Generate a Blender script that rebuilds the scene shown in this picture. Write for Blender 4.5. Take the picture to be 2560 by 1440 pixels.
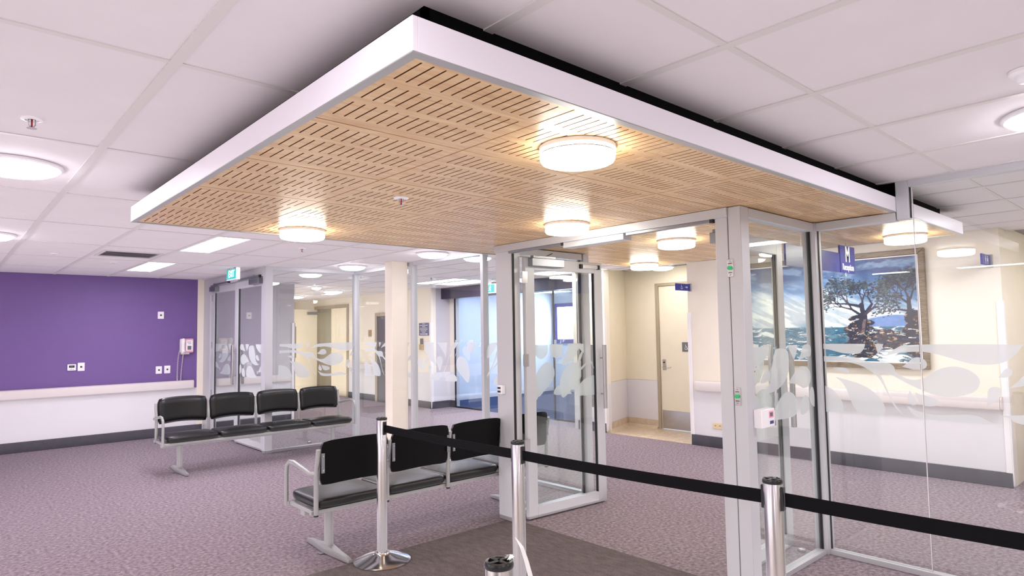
import bpy, bmesh, math, random
import numpy as np
from mathutils import Matrix, Vector, Euler
from mathutils.geometry import delaunay_2d_cdt
random.seed(7)
R = math.radians
for o in list(bpy.data.objects): bpy.data.objects.remove(o)
sc = bpy.context.scene
C = sc.collection

# ------------------------------------------------------------------ camera
EYE = Vector((0, 0, 1.5753))
F_ = Vector((0.668697, 0.74101, 0.061232)); R_ = Vector((0.74296, -0.669148, -0.015829)); U_ = Vector((-0.029243, -0.056078, 0.997998))
cam = bpy.data.objects.new('camera', bpy.data.cameras.new('camera')); C.objects.link(cam)
M3 = Matrix((R_, U_, -F_)).transposed()
cam.matrix_world = Matrix.Translation(EYE) @ M3.to_4x4()
cam.data.sensor_width = 36; cam.data.sensor_fit = 'HORIZONTAL'
cam.data.lens = 1597.017 / 2560 * 36
cam.data.shift_y = 11.15 / 2560
cam.data.clip_start = 0.05; cam.data.clip_end = 100
sc.camera = cam
# ------------------------------------------------------------------ world, exposure
w = bpy.data.worlds.new('world'); sc.world = w; w.use_nodes = True
w.node_tree.nodes['Background'].inputs[0].default_value = (0.75, 0.85, 1, 1)
w.node_tree.nodes['Background'].inputs[1].default_value = 0.6
sc.view_settings.view_transform = 'Standard'; sc.view_settings.look = 'None'
sc.view_settings.gamma = 1; sc.view_settings.use_curve_mapping = False
sc.view_settings.exposure = 0.5
sc.cycles.transparent_max_bounces = 32; sc.cycles.max_bounces = 10; sc.cycles.diffuse_bounces = 6
# strengths of the lamps' diffusers (W/m2)
E_WARM, E_COOL, E_TROFF, E_BLUE = 22.0, 30.0, 24.0, 16.0

# area lights added just above the floor, facing up to brighten the ceilings
def uplight(name, loc, sx, sy, power, col):
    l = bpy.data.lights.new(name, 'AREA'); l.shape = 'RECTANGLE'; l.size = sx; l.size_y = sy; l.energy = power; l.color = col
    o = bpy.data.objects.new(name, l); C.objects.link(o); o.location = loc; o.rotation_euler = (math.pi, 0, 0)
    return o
uplight('added_uplight', (0.15, 4.2, 0.03), 8.8, 14.0, 185, (1, 0.95, 0.985))
uplight('added_uplight', (6.2, 4.6, 0.03), 2.8, 12.6, 40, (1, 0.97, 0.95))
uplight('added_uplight', (6.3, 14.5, 0.03), 2.6, 6.5, 42, (1, 0.96, 0.92))

# ------------------------------------------------------------------ materials
def lin(h):
    h = h.lstrip('#'); out = []
    for i in (0, 2, 4):
        c = int(h[i:i+2], 16) / 255
        out.append(c / 12.92 if c <= 0.04045 else ((c + 0.055) / 1.055) ** 2.4)
    return tuple(out) + (1,)
def mat(name, col, rough=0.5, metal=0.0, emit=None, estr=1.0, var=0.0, vscale=6.0, bump=0.0, bscale=200.0, coat=0.0, spec=0.5):
    m = bpy.data.materials.new(name); m.use_nodes = True; nt = m.node_tree; N = nt.nodes; L = nt.links
    b = N['Principled BSDF']; c = lin(col) if isinstance(col, str) else tuple(col)
    b.inputs['Base Color'].default_value = c
    b.inputs['Roughness'].default_value = rough; b.inputs['Metallic'].default_value = metal
    b.inputs['Specular IOR Level'].default_value = spec; b.inputs['Coat Weight'].default_value = coat
    tc = N.new('ShaderNodeTexCoord')
    if var > 0:
        n = N.new('ShaderNodeTexNoise'); n.inputs['Scale'].default_value = vscale; n.inputs['Detail'].default_value = 4
        L.new(tc.outputs['Object'], n.inputs['Vector'])
        r = N.new('ShaderNodeValToRGB')
        r.color_ramp.elements[0].position = 0.3; r.color_ramp.elements[1].position = 0.7
        r.color_ramp.elements[0].color = tuple(x * (1 - var) for x in c[:3]) + (1,)
        r.color_ramp.elements[1].color = tuple(min(1, x * (1 + var)) for x in c[:3]) + (1,)
        L.new(n.outputs['Fac'], r.inputs['Fac']); L.new(r.outputs['Color'], b.inputs['Base Color'])
    if bump > 0:
        n = N.new('ShaderNodeTexNoise'); n.inputs['Scale'].default_value = bscale; n.inputs['Detail'].default_value = 2
        L.new(tc.outputs['Object'], n.inputs['Vector'])
        u = N.new('ShaderNodeBump'); u.inputs['Strength'].default_value = bump; u.inputs['Distance'].default_value = 0.002
        L.new(n.outputs['Fac'], u.inputs['Height']); L.new(u.outputs['Normal'], b.inputs['Normal'])
    if emit:
        b.inputs['Emission Color'].default_value = lin(emit); b.inputs['Emission Strength'].default_value = estr
    return m
def speckle(name, cols, scale, rough=0.95, stretch=(1, 1, 1), bump=0.3):
    m = bpy.data.materials.new(name); m.use_nodes = True; nt = m.node_tree; N = nt.nodes; L = nt.links
    b = N['Principled BSDF']; b.inputs['Roughness'].default_value = rough; b.inputs['Specular IOR Level'].default_value = 0.1
    tc = N.new('ShaderNodeTexCoord'); mp = N.new('ShaderNodeMapping'); mp.inputs['Scale'].default_value = stretch
    L.new(tc.outputs['Object'], mp.inputs['Vector'])
    n = N.new('ShaderNodeTexNoise'); n.inputs['Scale'].default_value = scale; n.inputs['Detail'].default_value = 3; n.inputs['Roughness'].default_value = 0.7
    L.new(mp.outputs['Vector'], n.inputs['Vector'])
    n2 = N.new('ShaderNodeTexNoise'); n2.inputs['Scale'].default_value = scale * 0.12; n2.inputs['Detail'].default_value = 3
    L.new(mp.outputs['Vector'], n2.inputs['Vector'])
    a = N.new('ShaderNodeMath'); a.operation = 'MULTIPLY_ADD'; a.inputs[1].default_value = 0.3; L.new(n2.outputs['Fac'], a.inputs[0])
    s = N.new('ShaderNodeMath'); s.operation = 'MULTIPLY'; s.inputs[1].default_value = 0.7; L.new(n.outputs['Fac'], s.inputs[0])
    L.new(s.outputs[0], a.inputs[2])
    r = N.new('ShaderNodeValToRGB'); cr = r.color_ramp
    while len(cr.elements) < len(cols): cr.elements.new(0.5)
    for i, c in enumerate(cols):
        cr.elements[i].position = 0.36 + 0.28 * i / (len(cols) - 1); cr.elements[i].color = lin(c)
    L.new(a.outputs[0], r.inputs['Fac']); L.new(r.outputs['Color'], b.inputs['Base Color'])
    u = N.new('ShaderNodeBump'); u.inputs['Strength'].default_value = bump; u.inputs['Distance'].default_value = 0.004
    L.new(n.outputs['Fac'], u.inputs['Height']); L.new(u.outputs['Normal'], b.inputs['Normal'])
    return m
def wood(name, c1, c2, scale, rough, stretch):
    m = bpy.data.materials.new(name); m.use_nodes = True; nt = m.node_tree; N = nt.nodes; L = nt.links
    b = N['Principled BSDF']; b.inputs['Roughness'].default_value = rough
    tc = N.new('ShaderNodeTexCoord'); mp = N.new('ShaderNodeMapping'); mp.inputs['Scale'].default_value = stretch
    oi = N.new('ShaderNodeObjectInfo'); ad = N.new('ShaderNodeVectorMath'); ad.operation = 'ADD'
    L.new(tc.outputs['Object'], ad.inputs[0])
    ml = N.new('ShaderNodeMath'); ml.operation = 'MULTIPLY'; ml.inputs[1].default_value = 37.0
    L.new(oi.outputs['Random'], ml.inputs[0]); L.new(ml.outputs[0], ad.inputs[1]); L.new(ad.outputs[0], mp.inputs['Vector'])
    n = N.new('ShaderNodeTexNoise'); n.inputs['Scale'].default_value = scale; n.inputs['Detail'].default_value = 5; n.inputs['Distortion'].default_value = 1.2
    L.new(mp.outputs['Vector'], n.inputs['Vector'])
    r = N.new('ShaderNodeValToRGB'); r.color_ramp.elements[0].position = 0.3; r.color_ramp.elements[1].position = 0.72
    r.color_ramp.elements[0].color = lin(c1); r.color_ramp.elements[1].color = lin(c2)
    L.new(n.outputs['Fac'], r.inputs['Fac']); L.new(r.outputs['Color'], b.inputs['Base Color'])
    return m
def brushed(name, col, rough, scale=(90, 90, 0.6)):
    m = mat(name, col, rough, 1.0); nt = m.node_tree; N = nt.nodes; L = nt.links; b = N['Principled BSDF']
    tc = N.new('ShaderNodeTexCoord'); mp = N.new('ShaderNodeMapping'); mp.inputs['Scale'].default_value = scale
    L.new(tc.outputs['Object'], mp.inputs['Vector'])
    n = N.new('ShaderNodeTexNoise'); n.inputs['Scale'].default_value = 20; L.new(mp.outputs['Vector'], n.inputs['Vector'])
    r = N.new('ShaderNodeMapRange'); r.inputs['To Min'].default_value = rough * 0.92; r.inputs['To Max'].default_value = rough * 1.1
    L.new(n.outputs['Fac'], r.inputs['Value']); L.new(r.outputs['Result'], b.inputs['Roughness'])
    return m
def glassmat(name, tint, f0=0.045):
    m = bpy.data.materials.new(name); m.use_nodes = True; nt = m.node_tree; N = nt.nodes; L = nt.links
    N.remove(N['Principled BSDF']); out = N['Material Output']
    t = N.new('ShaderNodeBsdfTransparent'); t.inputs[0].default_value = tint
    g = N.new('ShaderNodeBsdfGlossy'); g.inputs['Roughness'].default_value = 0.0; g.inputs[0].default_value = (1, 1, 1, 1)
    geo = N.new('ShaderNodeNewGeometry'); d = N.new('ShaderNodeVectorMath'); d.operation = 'DOT_PRODUCT'
    L.new(geo.outputs['Incoming'], d.inputs[0]); L.new(geo.outputs['Normal'], d.inputs[1])
    def mth(op, a, bb):
        x = N.new('ShaderNodeMath'); x.operation = op
        for i, v in enumerate((a, bb)):
            if v is None: continue
            if isinstance(v, (int, float)): x.inputs[i].default_value = v
            else: L.new(v, x.inputs[i])
        return x.outputs[0]
    ab = mth('ABSOLUTE', d.outputs['Value'], None); om = mth('SUBTRACT', 1.0, ab); pw = mth('POWER', om, 5.0)
    fac = mth('ADD', mth('MULTIPLY', pw, 1 - f0), f0)
    mx = N.new('ShaderNodeMixShader'); L.new(fac, mx.inputs[0]); L.new(t.outputs[0], mx.inputs[1]); L.new(g.outputs[0], mx.inputs[2])
    L.new(mx.outputs[0], out.inputs[0]); return m
def filmmat(name, col, cover):
    m = bpy.data.materials.new(name); m.use_nodes = True; nt = m.node_tree; N = nt.nodes; L = nt.links
    N.remove(N['Principled BSDF']); out = N['Material Output']
    t = N.new('ShaderNodeBsdfTransparent'); d = N.new('ShaderNodeBsdfDiffuse'); tr = N.new('ShaderNodeBsdfTranslucent')
    d.inputs[0].default_value = col; tr.inputs[0].default_value = col
    a = N.new('ShaderNodeMixShader'); a.inputs[0].default_value = 0.45; L.new(d.outputs[0], a.inputs[1]); L.new(tr.outputs[0], a.inputs[2])
    b = N.new('ShaderNodeMixShader'); b.inputs[0].default_value = cover; L.new(t.outputs[0], b.inputs[1]); L.new(a.outputs[0], b.inputs[2])
    L.new(b.outputs[0], out.inputs[0]); return m

M = dict(
 carpet=speckle('carpet', ['#3b3538', '#756970', '#978a94', '#c9bcb0'], 320, bump=0.35),
 mat=speckle('ribbed mat', ['#514b4b', '#686061', '#797171'], 260, stretch=(1, 0.35, 1), bump=0.5),
 bluecarpet=speckle('blue carpet', ['#1f2b44', '#2c3d60', '#3a4d72'], 120),
 vinyl=speckle('beige vinyl', ['#b9a48c', '#cbb9a2', '#d6c7b2'], 90, rough=0.25, bump=0.0),
 tile=mat('ceiling tile', '#ded8db', 0.9, var=0.02, vscale=3, bump=0.15, bscale=350),
 tbar=mat('ceiling bar white', '#d2cdcc', 0.5),
 slab=mat('slab', '#8a8786', 0.9),
 purple=mat('purple paint', '#6f5591', 0.55, bump=0.08, bscale=500, var=0.02),
 cream=mat('cream paint', '#e9e1d2', 0.6, bump=0.06, bscale=500, var=0.015),
 tan=mat('tan paint', '#e4dcc9', 0.6, bump=0.06, bscale=500, var=0.015),
 white=mat('white wall sheet', '#dad8dd', 0.4, var=0.01),
 offwhite=mat('off white paint', '#e8e4e6', 0.5, var=0.01),
 grey=mat('grey wall', '#bfbcc0', 0.6, var=0.02),
 skirt=mat('charcoal skirting', '#4a4852', 0.5, var=0.12, vscale=9),
 rail=mat('cream vinyl rail', '#d9d1d0', 0.35),
 guard=mat('corner guard', '#ebe8ea', 0.35),
 black=mat('black trim', '#020204', 0.8, spec=0.1),
 fascia=mat('white laminate', '#eeebf4', 0.35, bump=0.03, bscale=300),
 ply=wood('maple plywood', '#bf9464', '#dcbd90', 3.0, 0.34, (1.2, 9, 1)),
 slot=mat('slot brown', '#6d4722', 0.8),
 alu=mat('silver anodised frame', '#a6a6a6', 0.38, 0.35, bump=0.02),
 alud=mat('grey metal', '#8f9096', 0.35, 0.8),
 gasket=mat('black gasket', '#121218', 0.5),
 steel=brushed('brushed steel', '#c2c0c2', 0.26),
 chrome=brushed('polished steel', '#cfcdd0', 0.16),
 frame=mat('silver powder coat', '#c3c4c9', 0.4, 0.15),
 vinylblk=mat('black vinyl', '#07070a', 0.36, bump=0.12, bscale=700),
 blackback=mat('black seat shell', '#020203', 0.6, spec=0.15),
 plastic=mat('white plastic', '#f0eef2', 0.35),
 dark=mat('dark plastic', '#17171c', 0.4),
 green=mat('green button', '#158a50', 0.3, emit='#18a860', estr=0.4),
 belt=mat('black webbing', '#030308', 0.7, bump=0.5, bscale=90, spec=0.15),
 cap=mat('black cap', '#101014', 0.3),
 doorcream=mat('cream door', '#efe4cc', 0.4, var=0.02),
 taupe=mat('taupe frame', '#a79a86', 0.45),
 blue=mat('sign blue', '#26308c', 0.35),
 navy=mat('navy sign', '#3a3f78', 0.4),
 sgnwhite=mat('sign white', '#f3f4f8', 0.4),
 exitg=mat('exit green', '#12a8a4', 0.4, emit='#16b8b4', estr=0.45),
 exitw=mat('exit white', '#f4ffff', 0.4, emit='#f4ffff', estr=0.9),
 film=filmmat('frosted film', (0.72, 0.75, 0.77, 1), 0.80),
 glass=glassmat('clear glass', (0.965, 0.985, 0.975, 1)),
 blueglass=glassmat('blue tinted glass', (0.93, 0.965, 0.99, 1), 0.05),
 beam=mat('dark plum beam', '#2b2436', 0.35),
 wframe=wood('bronze wood frame', '#5b4c3a', '#8b7a61', 8, 0.4, (1, 1, 8)),
 dgrey=mat('dark grey door', '#57545a', 0.4),
 brown=mat('brown plastic', '#a8906a', 0.4),
 pink=mat('pink label', '#f0a0b8', 0.5),
 red=mat('red bulb', '#b02030', 0.3),
 paper=mat('paper', '#f5f5f5', 0.6),
 ink=mat('ink grey', '#6a6a70', 0.6),
 beige=mat('beige socket', '#d8c6a0', 0.4),
 paleblue=mat('pale blue wall', '#e0e6f0', 0.6, var=0.02),
 ewarm=mat('warm lamp', '#ffffff', 0.4, emit='#fffbee', estr=E_WARM),
 ecool=mat('cool lamp', '#ffffff', 0.4, emit='#fdf8ff', estr=E_COOL),
 etroff=mat('fluorescent lamp', '#ffffff', 0.4, emit='#fbf4ff', estr=E_TROFF),
 eblue=mat('daylight window', '#ffffff', 0.4, emit='#dbe6ff', estr=E_BLUE),
)

# ------------------------------------------------------------------ mesh helpers
def wm(o):
    m = Matrix.LocRotScale(o.location, o.rotation_euler, None)
    return wm(o.parent) @ m if o.parent else m
def tag(o, label=None, cat=None, group=None, kind=None):
    if label: o['label'] = label
    if cat: o['category'] = cat
    if group: o['group'] = group
    if kind: o['kind'] = kind
    return o
def thing(name, label=None, cat=None, loc=(0, 0, 0), rz=0, group=None, kind=None):
    o = bpy.data.objects.new(name, None); C.objects.link(o); o.location = loc; o.rotation_euler = (0, 0, rz)
    o.empty_display_size = 0.1
    return tag(o, label, cat, group, kind)
def dup(root, loc, rz=0, label=None, group=None):
    def cp(o, par):
        c = o.copy(); C.objects.link(c); c.parent = par
        for ch in [q for q in bpy.data.objects if q.parent == o]: cp(ch, c)
        return c
    r = cp(root, None); r.location = loc; r.rotation_euler = (0, 0, rz)
    if label: r['label'] = label
    if group: r['group'] = group
    return r
class MB:
    def __init__(s): s.bm = bmesh.new()
    def face(s, pts):
        return s.bm.faces.new([s.bm.verts.new(p) for p in pts])
    def box(s, x0, x1, y0, y1, z0, z1):
        v = [s.bm.verts.new(p) for p in ((x0,y0,z0),(x1,y0,z0),(x1,y1,z0),(x0,y1,z0),(x0,y0,z1),(x1,y0,z1),(x1,y1,z1),(x0,y1,z1))]
        for f in ((0,3,2,1),(4,5,6,7),(0,1,5,4),(1,2,6,5),(2,3,7,6),(3,0,4,7)): s.bm.faces.new([v[i] for i in f])
        return s
    def ring(s, rings, cap=True, close=False):
        vs = [[s.bm.verts.new(p) for p in r] for r in rings]; n = len(rings[0])
        seq = list(range(len(vs) - 1)) + ([len(vs) - 1] if close else [])
        for i in seq:
            a, b = vs[i], vs[(i + 1) % len(vs)]
            for j in range(n): s.bm.faces.new((a[j], a[(j+1) % n], b[(j+1) % n], b[j]))
        if cap and not close:
            s.bm.faces.new(list(reversed(vs[0]))); s.bm.faces.new(vs[-1])
        return s
    def tube(s, pts, r, n=10, ry=None, cap=True):
        pts = [Vector(p) for p in pts]; rings = []; up = None
        for i, p in enumerate(pts):
            t = (pts[min(i+1, len(pts)-1)] - pts[max(i-1, 0)]).normalized()
            if up is None: up = Vector((0, 0, 1)) if abs(t.z) < 0.9 else Vector((1, 0, 0))
            a = t.cross(up).normalized(); b = a.cross(t).normalized(); up = b
            rr = r[i] if isinstance(r, (list, tuple)) else r; r2 = rr if ry is None else ry
            rings.append([p + a * rr * math.cos(2*math.pi*k/n) + b * r2 * math.sin(2*math.pi*k/n) for k in range(n)])
        return s.ring(rings, cap)
    def lathe(s, prof, cx, cy, n=32):
        rings = [[(cx + r*math.cos(2*math.pi*k/n), cy + r*math.sin(2*math.pi*k/n), z) for k in range(n)] for r, z in prof]
        return s.ring(rings)
    def prism(s, poly, ax, a0, a1):
        def P(u, v, a): return (a, u, v) if ax == 'x' else (u, a, v) if ax == 'y' else (u, v, a)
        return s.ring([[P(u, v, a0) for u, v in poly], [P(u, v, a1) for u, v in poly]])
    def build(s, name, m, parent=None, bevel=0, seg=2, smooth=None, origin=None, local=False, label=None, cat=None, kind=None, group=None):
        bmesh.ops.recalc_face_normals(s.bm, faces=s.bm.faces)
        me = bpy.data.meshes.new(name)
        if not local:
            if parent is not None: s.bm.transform(wm(parent).inverted())
            elif origin is not None: s.bm.transform(Matrix.Translation(-Vector(origin)))
        s.bm.to_mesh(me); s.bm.free(); me.materials.append(M[m] if isinstance(m, str) else m)
        o = bpy.data.objects.new(name, me); C.objects.link(o)
        if parent is not None: o.parent = parent
        elif origin is not None: o.location = origin
        if smooth:
            me.polygons.foreach_set('use_smooth', [True] * len(me.polygons))
            if smooth != 'all': me.set_sharp_from_angle(angle=R(smooth))
        if bevel:
            b = o.modifiers.new('bevel', 'BEVEL'); b.width = bevel; b.segments = seg; b.limit_method = 'ANGLE'
            me.polygons.foreach_set('use_smooth', [True] * len(me.polygons)); me.set_sharp_from_angle(angle=R(50))
            if seg > 2: b.harden_normals = False
        return tag(o, label, cat, group, kind)
def bx(name, m, d, parent=None, **k): return MB().box(*d).build(name, m, parent, **k)
def struct(name, m, d, **k): return bx(name, m, d, kind='structure', **k)
def text_mesh(txt, size, name, m, parent, loc, rot, ext=0.0006, align='CENTER', sx=1.0, bold=0.0):
    cu = bpy.data.curves.new(name, 'FONT'); cu.body = txt; cu.size = size; cu.extrude = ext; cu.align_x = align; cu.align_y = 'CENTER'; cu.offset = bold
    cu.resolution_u = 4
    t = bpy.data.objects.new(name + '_tmp', cu); C.objects.link(t); bpy.context.view_layer.update()
    me = bpy.data.meshes.new_from_object(t.evaluated_get(bpy.context.evaluated_depsgraph_get()))
    bpy.data.objects.remove(t); bpy.data.curves.remove(cu)
    me.transform(Matrix.LocRotScale(Vector(loc), Euler(rot), Vector((sx, 1, 1))))
    me.transform(wm(parent).inverted())
    me.materials.clear(); me.materials.append(M[m]); me.name = name
    o = bpy.data.objects.new(name, me); C.objects.link(o); o.parent = parent
    return o
def smooth_poly(p, it=2):
    p = [tuple(q) for q in p]
    for _ in range(it):
        o = []
        for i in range(len(p)):
            a, b, c = p[i-1], p[i], p[(i+1) % len(p)]
            v1 = Vector((a[0]-b[0], a[1]-b[1])); v2 = Vector((c[0]-b[0], c[1]-b[1]))
            if v1.length > 1e-6 and v2.length > 1e-6 and v1.angle(v2) < R(95): o.append(b)   # keep the tips sharp
            else: o.append(((b[0]*3+a[0])/4, (b[1]*3+a[1])/4)); o.append(((b[0]*3+c[0])/4, (b[1]*3+c[1])/4))
        p = o
    return p
def ccw(q):
    a = sum(q[i-1][0] * q[i][1] - q[i][0] * q[i-1][1] for i in range(len(q)))
    return q if a > 0 else list(reversed(q))
def film(pats, s0, s1, z0, z1, place, parent, name='frosted_film'):
    """union of leaf shapes clipped to the band, as one flat sheet stuck on the pane"""
    V = [(s0, z0), (s1, z0), (s1, z1), (s0, z1)]; Fc = [[0, 1, 2, 3]]
    for p in pats:
        q = ccw(smooth_poly(p))
        if max(x for x, _ in q) < s0 or min(x for x, _ in q) > s1: continue
        b = len(V); V += [(float(x), float(z)) for x, z in q]; Fc.append(list(range(b, b + len(q))))
    r = delaunay_2d_cdt([Vector(v) for v in V], [], Fc, 0, 1e-5)
    mb = MB(); vs = [mb.bm.verts.new(place(v[0], v[1])) for v in r[0]]
    for f, orig in zip(r[2], r[5]):
        if 0 in orig and len(orig) > 1: mb.bm.faces.new([vs[i] for i in f])
    for v in [v for v in mb.bm.verts if not v.link_faces]: mb.bm.verts.remove(v)
    return mb.build(name, 'film', parent)
PAT_A=[[[1.95,1.455],[1.624,1.455],[1.628,1.43],[1.65,1.397],[1.671,1.386],[1.713,1.386],[1.771,1.39],[1.813,1.401],[1.862,1.416],[1.951,1.422]],[[1.563,1.455],[1.511,1.455],[1.52,1.426],[1.547,1.389],[1.555,1.42]],[[1.389,1.455],[0.721,1.455],[0.772,1.455],[0.785,1.442],[0.805,1.404],[0.837,1.37],[0.877,1.345],[0.936,1.332],[1.017,1.332],[1.078,1.348],[1.14,1.371],[1.226,1.397],[1.292,1.407],[1.361,1.404],[1.432,1.397],[1.511,1.373],[1.45,1.42]],[[1.954,1.367],[1.831,1.369],[1.735,1.367],[1.672,1.355],[1.612,1.335],[1.582,1.329],[1.508,1.334],[1.464,1.322],[1.448,1.294],[1.453,1.27],[1.411,1.245],[1.37,1.227],[1.324,1.225],[1.269,1.248],[1.218,1.291],[1.164,1.313],[1.113,1.319],[1.055,1.306],[1.015,1.278],[0.994,1.25],[0.993,1.221],[1.008,1.181],[1.046,1.152],[1.131,1.129],[1.191,1.128],[1.26,1.144],[1.349,1.183],[1.431,1.228],[1.472,1.256],[1.506,1.253],[1.541,1.259],[1.523,1.216],[1.501,1.153],[1.475,1.091],[1.445,1.036],[1.404,0.989],[1.423,1.001],[1.45,1.025],[1.476,1.07],[1.507,1.142],[1.529,1.195],[1.566,1.252],[1.634,1.299],[1.7,1.324],[1.789,1.336],[1.956,1.327]],[[1.408,1.308],[1.374,1.333],[1.349,1.362],[1.317,1.372],[1.29,1.366],[1.268,1.346],[1.264,1.32],[1.277,1.299],[1.312,1.288],[1.353,1.294],[1.38,1.301]],[[1.843,1.288],[1.791,1.294],[1.749,1.287],[1.733,1.268],[1.742,1.255],[1.777,1.254],[1.809,1.268]],[[1.829,1.225],[1.742,1.206],[1.66,1.183],[1.591,1.143],[1.543,1.092],[1.521,1.046],[1.517,1.009],[1.526,0.981],[1.598,0.976],[1.679,0.985],[1.714,1.02],[1.737,1.085],[1.76,1.155],[1.79,1.199]],[[1.963,1.168],[1.904,1.162],[1.863,1.147],[1.821,1.113],[1.791,1.064],[1.779,1.026],[1.78,0.984],[1.838,0.98],[1.971,0.975]],[[1.371,1.156],[1.356,1.13],[1.339,1.106],[1.331,1.075],[1.35,1.061],[1.37,1.067],[1.388,1.092],[1.384,1.123]],[[1.339,1.147],[1.31,1.131],[1.27,1.128],[1.218,1.109],[1.21,1.084],[1.233,1.065],[1.287,1.061],[1.317,1.076],[1.334,1.116]],[[1.396,1.063],[1.365,1.044],[1.338,1.028],[1.293,1.019],[1.249,1.013],[1.179,1.014],[1.115,1.023],[1.052,1.029],[1.012,1.023],[0.973,1.005],[0.93,0.98],[1.055,0.98],[1.159,0.978],[1.246,0.98],[1.313,0.982],[1.353,0.996],[1.379,1.035]],[[0.962,1.131],[0.958,1.179],[0.943,1.199],[0.919,1.205],[0.892,1.197],[0.89,1.169],[0.911,1.129],[0.952,1.093],[0.966,1.087]],[[0.901,1.259],[0.867,1.317],[0.84,1.313],[0.832,1.292],[0.842,1.271],[0.87,1.258]],[[0.854,1.199],[0.814,1.234],[0.782,1.278],[0.73,1.289],[0.733,1.229],[0.815,1.208]],[[0.908,1.034],[0.742,1.053],[0.745,0.984],[0.837,0.998],[0.859,1.025]]]
PAT_B=[[[6.883,1.455],[6.668,1.455],[6.668,1.284],[6.608,1.153],[6.658,1.184],[6.759,1.241],[6.848,1.315],[6.877,1.383]],[[6.596,1.455],[6.385,1.455],[6.4,1.371],[6.416,1.264],[6.45,1.329],[6.526,1.394]],[[6.545,1.097],[6.614,1.202],[6.613,1.26],[6.549,1.297],[6.486,1.263],[6.48,1.206],[6.516,1.147]],[[6.29,1.455],[6.27,1.388],[6.347,1.266],[6.432,1.125],[6.49,0.992],[6.518,0.991],[6.475,1.074],[6.389,1.208],[6.305,1.372]],[[6.763,0.984],[6.74,1.039],[6.659,1.08],[6.588,1.054],[6.563,0.989]],[[6.434,0.982],[6.378,1.038],[6.296,1.073],[6.229,1.068],[6.183,1.022],[6.191,0.982]],[[7.04,1.2],[7.016,1.244],[6.954,1.254],[6.902,1.221],[6.887,1.153],[6.903,1.084],[6.972,1.107],[7.025,1.149]],[[6.828,1.142],[6.872,1.204],[6.856,1.251],[6.811,1.252],[6.801,1.214]],[[6.791,1.088],[6.798,1.138],[6.768,1.169],[6.731,1.157],[6.739,1.115]],[[6.201,1.149],[6.206,1.229],[6.146,1.286],[6.08,1.291],[6.004,1.241],[5.948,1.157],[5.944,1.063],[5.964,0.985],[6.009,0.986],[6.072,1.042],[6.136,1.087]],[[5.993,1.455],[5.836,1.455],[5.838,1.376],[5.901,1.329],[5.976,1.352]],[[6.249,1.455],[6.156,1.455],[6.224,1.381],[6.25,1.372]],[[5.594,1.455],[5.431,1.455],[5.443,1.44],[5.539,1.304],[5.669,1.264]],[[5.439,1.388],[5.404,1.388],[5.458,1.269],[5.53,1.17],[5.596,1.085],[5.662,1.044],[5.517,1.215]],[[5.459,1.231],[5.356,1.293],[5.379,1.256],[5.46,1.202],[5.566,1.109]],[[5.522,0.983],[5.498,1.052],[5.427,1.121],[5.325,1.165],[5.205,1.151],[5.165,0.998]],[[7.464,1.432],[7.267,1.455],[7.17,1.455],[7.171,1.39],[7.219,1.363],[7.301,1.309]],[[7.366,1.272],[7.268,1.309],[7.196,1.284],[7.221,1.24],[7.318,1.211],[7.433,1.217]],[[7.221,1.187],[7.173,1.214],[7.159,1.084],[7.206,1.117]],[[7.271,1.009],[7.223,1.042],[7.167,1.022],[7.16,0.979],[7.288,0.973]],[[7.774,1.454],[7.532,1.455],[7.601,1.304],[7.705,1.239],[7.81,1.301]],[[7.742,0.954],[7.706,1.083],[7.585,1.132],[7.485,1.072],[7.469,0.957]]]
PAT_C=[[[3.659,1.455],[3.959,1.455],[3.951,1.416],[3.89,1.373],[3.812,1.336],[3.648,1.317]],[[4.041,1.436],[4.113,1.441],[4.215,1.426],[4.231,1.373],[4.226,1.311],[4.188,1.242],[4.111,1.195],[4.028,1.168],[3.929,1.159],[3.836,1.173],[3.913,1.194],[3.975,1.245],[3.97,1.3],[4.006,1.368]],[[4.218,1.455],[4.358,1.455],[4.348,1.403],[4.305,1.356],[4.265,1.391]],[[4.448,1.455],[4.563,1.455],[4.582,1.41],[4.566,1.37],[4.496,1.368],[4.37,1.353],[4.42,1.405]],[[4.205,1.202],[4.262,1.247],[4.366,1.304],[4.456,1.31],[4.534,1.281],[4.563,1.229],[4.534,1.176],[4.44,1.15],[4.354,1.183],[4.29,1.199]],[[3.876,0.986],[3.976,1.026],[4.041,1.088],[4.105,1.134],[4.19,1.154],[4.273,1.136],[4.323,1.088],[4.328,1.03],[4.302,0.984],[4.174,0.978],[4.031,0.983]],[[4.369,1.002],[4.387,1.073],[4.436,1.109],[4.481,1.105],[4.512,1.073],[4.513,1.028],[4.469,0.988],[4.389,0.976]],[[3.647,1.187],[3.734,1.165],[3.796,1.14],[3.829,1.098],[3.869,1.065],[3.64,1.093]],[[3.884,1.305],[3.932,1.307],[3.964,1.278],[3.926,1.239],[3.868,1.225],[3.822,1.232],[3.853,1.271]],[[4.532,1.151],[4.58,1.163],[4.604,1.106],[4.594,1.016],[4.543,1.035],[4.514,1.088]],[[3.869,1.072],[3.885,1.091],[3.913,1.077],[3.91,1.045],[3.885,1.034]]]

# ------------------------------------------------------------------ setting
ZC, ZB, ZT, XW, XD, XP, YP = 2.52, 2.32, 2.417, 4.68, 3.64, 3.355, 11.33
XR, YE = 7.72, 18.0
struct('floor', 'carpet', (-4.4, 8.2, -3, YE, -0.05, 0))
struct('floor', 'bluecarpet', (8.2, 12.3, 6.72, 12.0, -0.05, 0.0))
struct('floor', 'vinyl', (XR, 8.6, 4.95, 6.70, -0.02, 0.004))
struct('floor', 'carpet', (8.2, 9.3, -0.6, 1.42, -0.05, 0))
cl = struct('ceiling', 'slab', (-4.4, 12.4, -3, YE, 2.56, 2.62))
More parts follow.
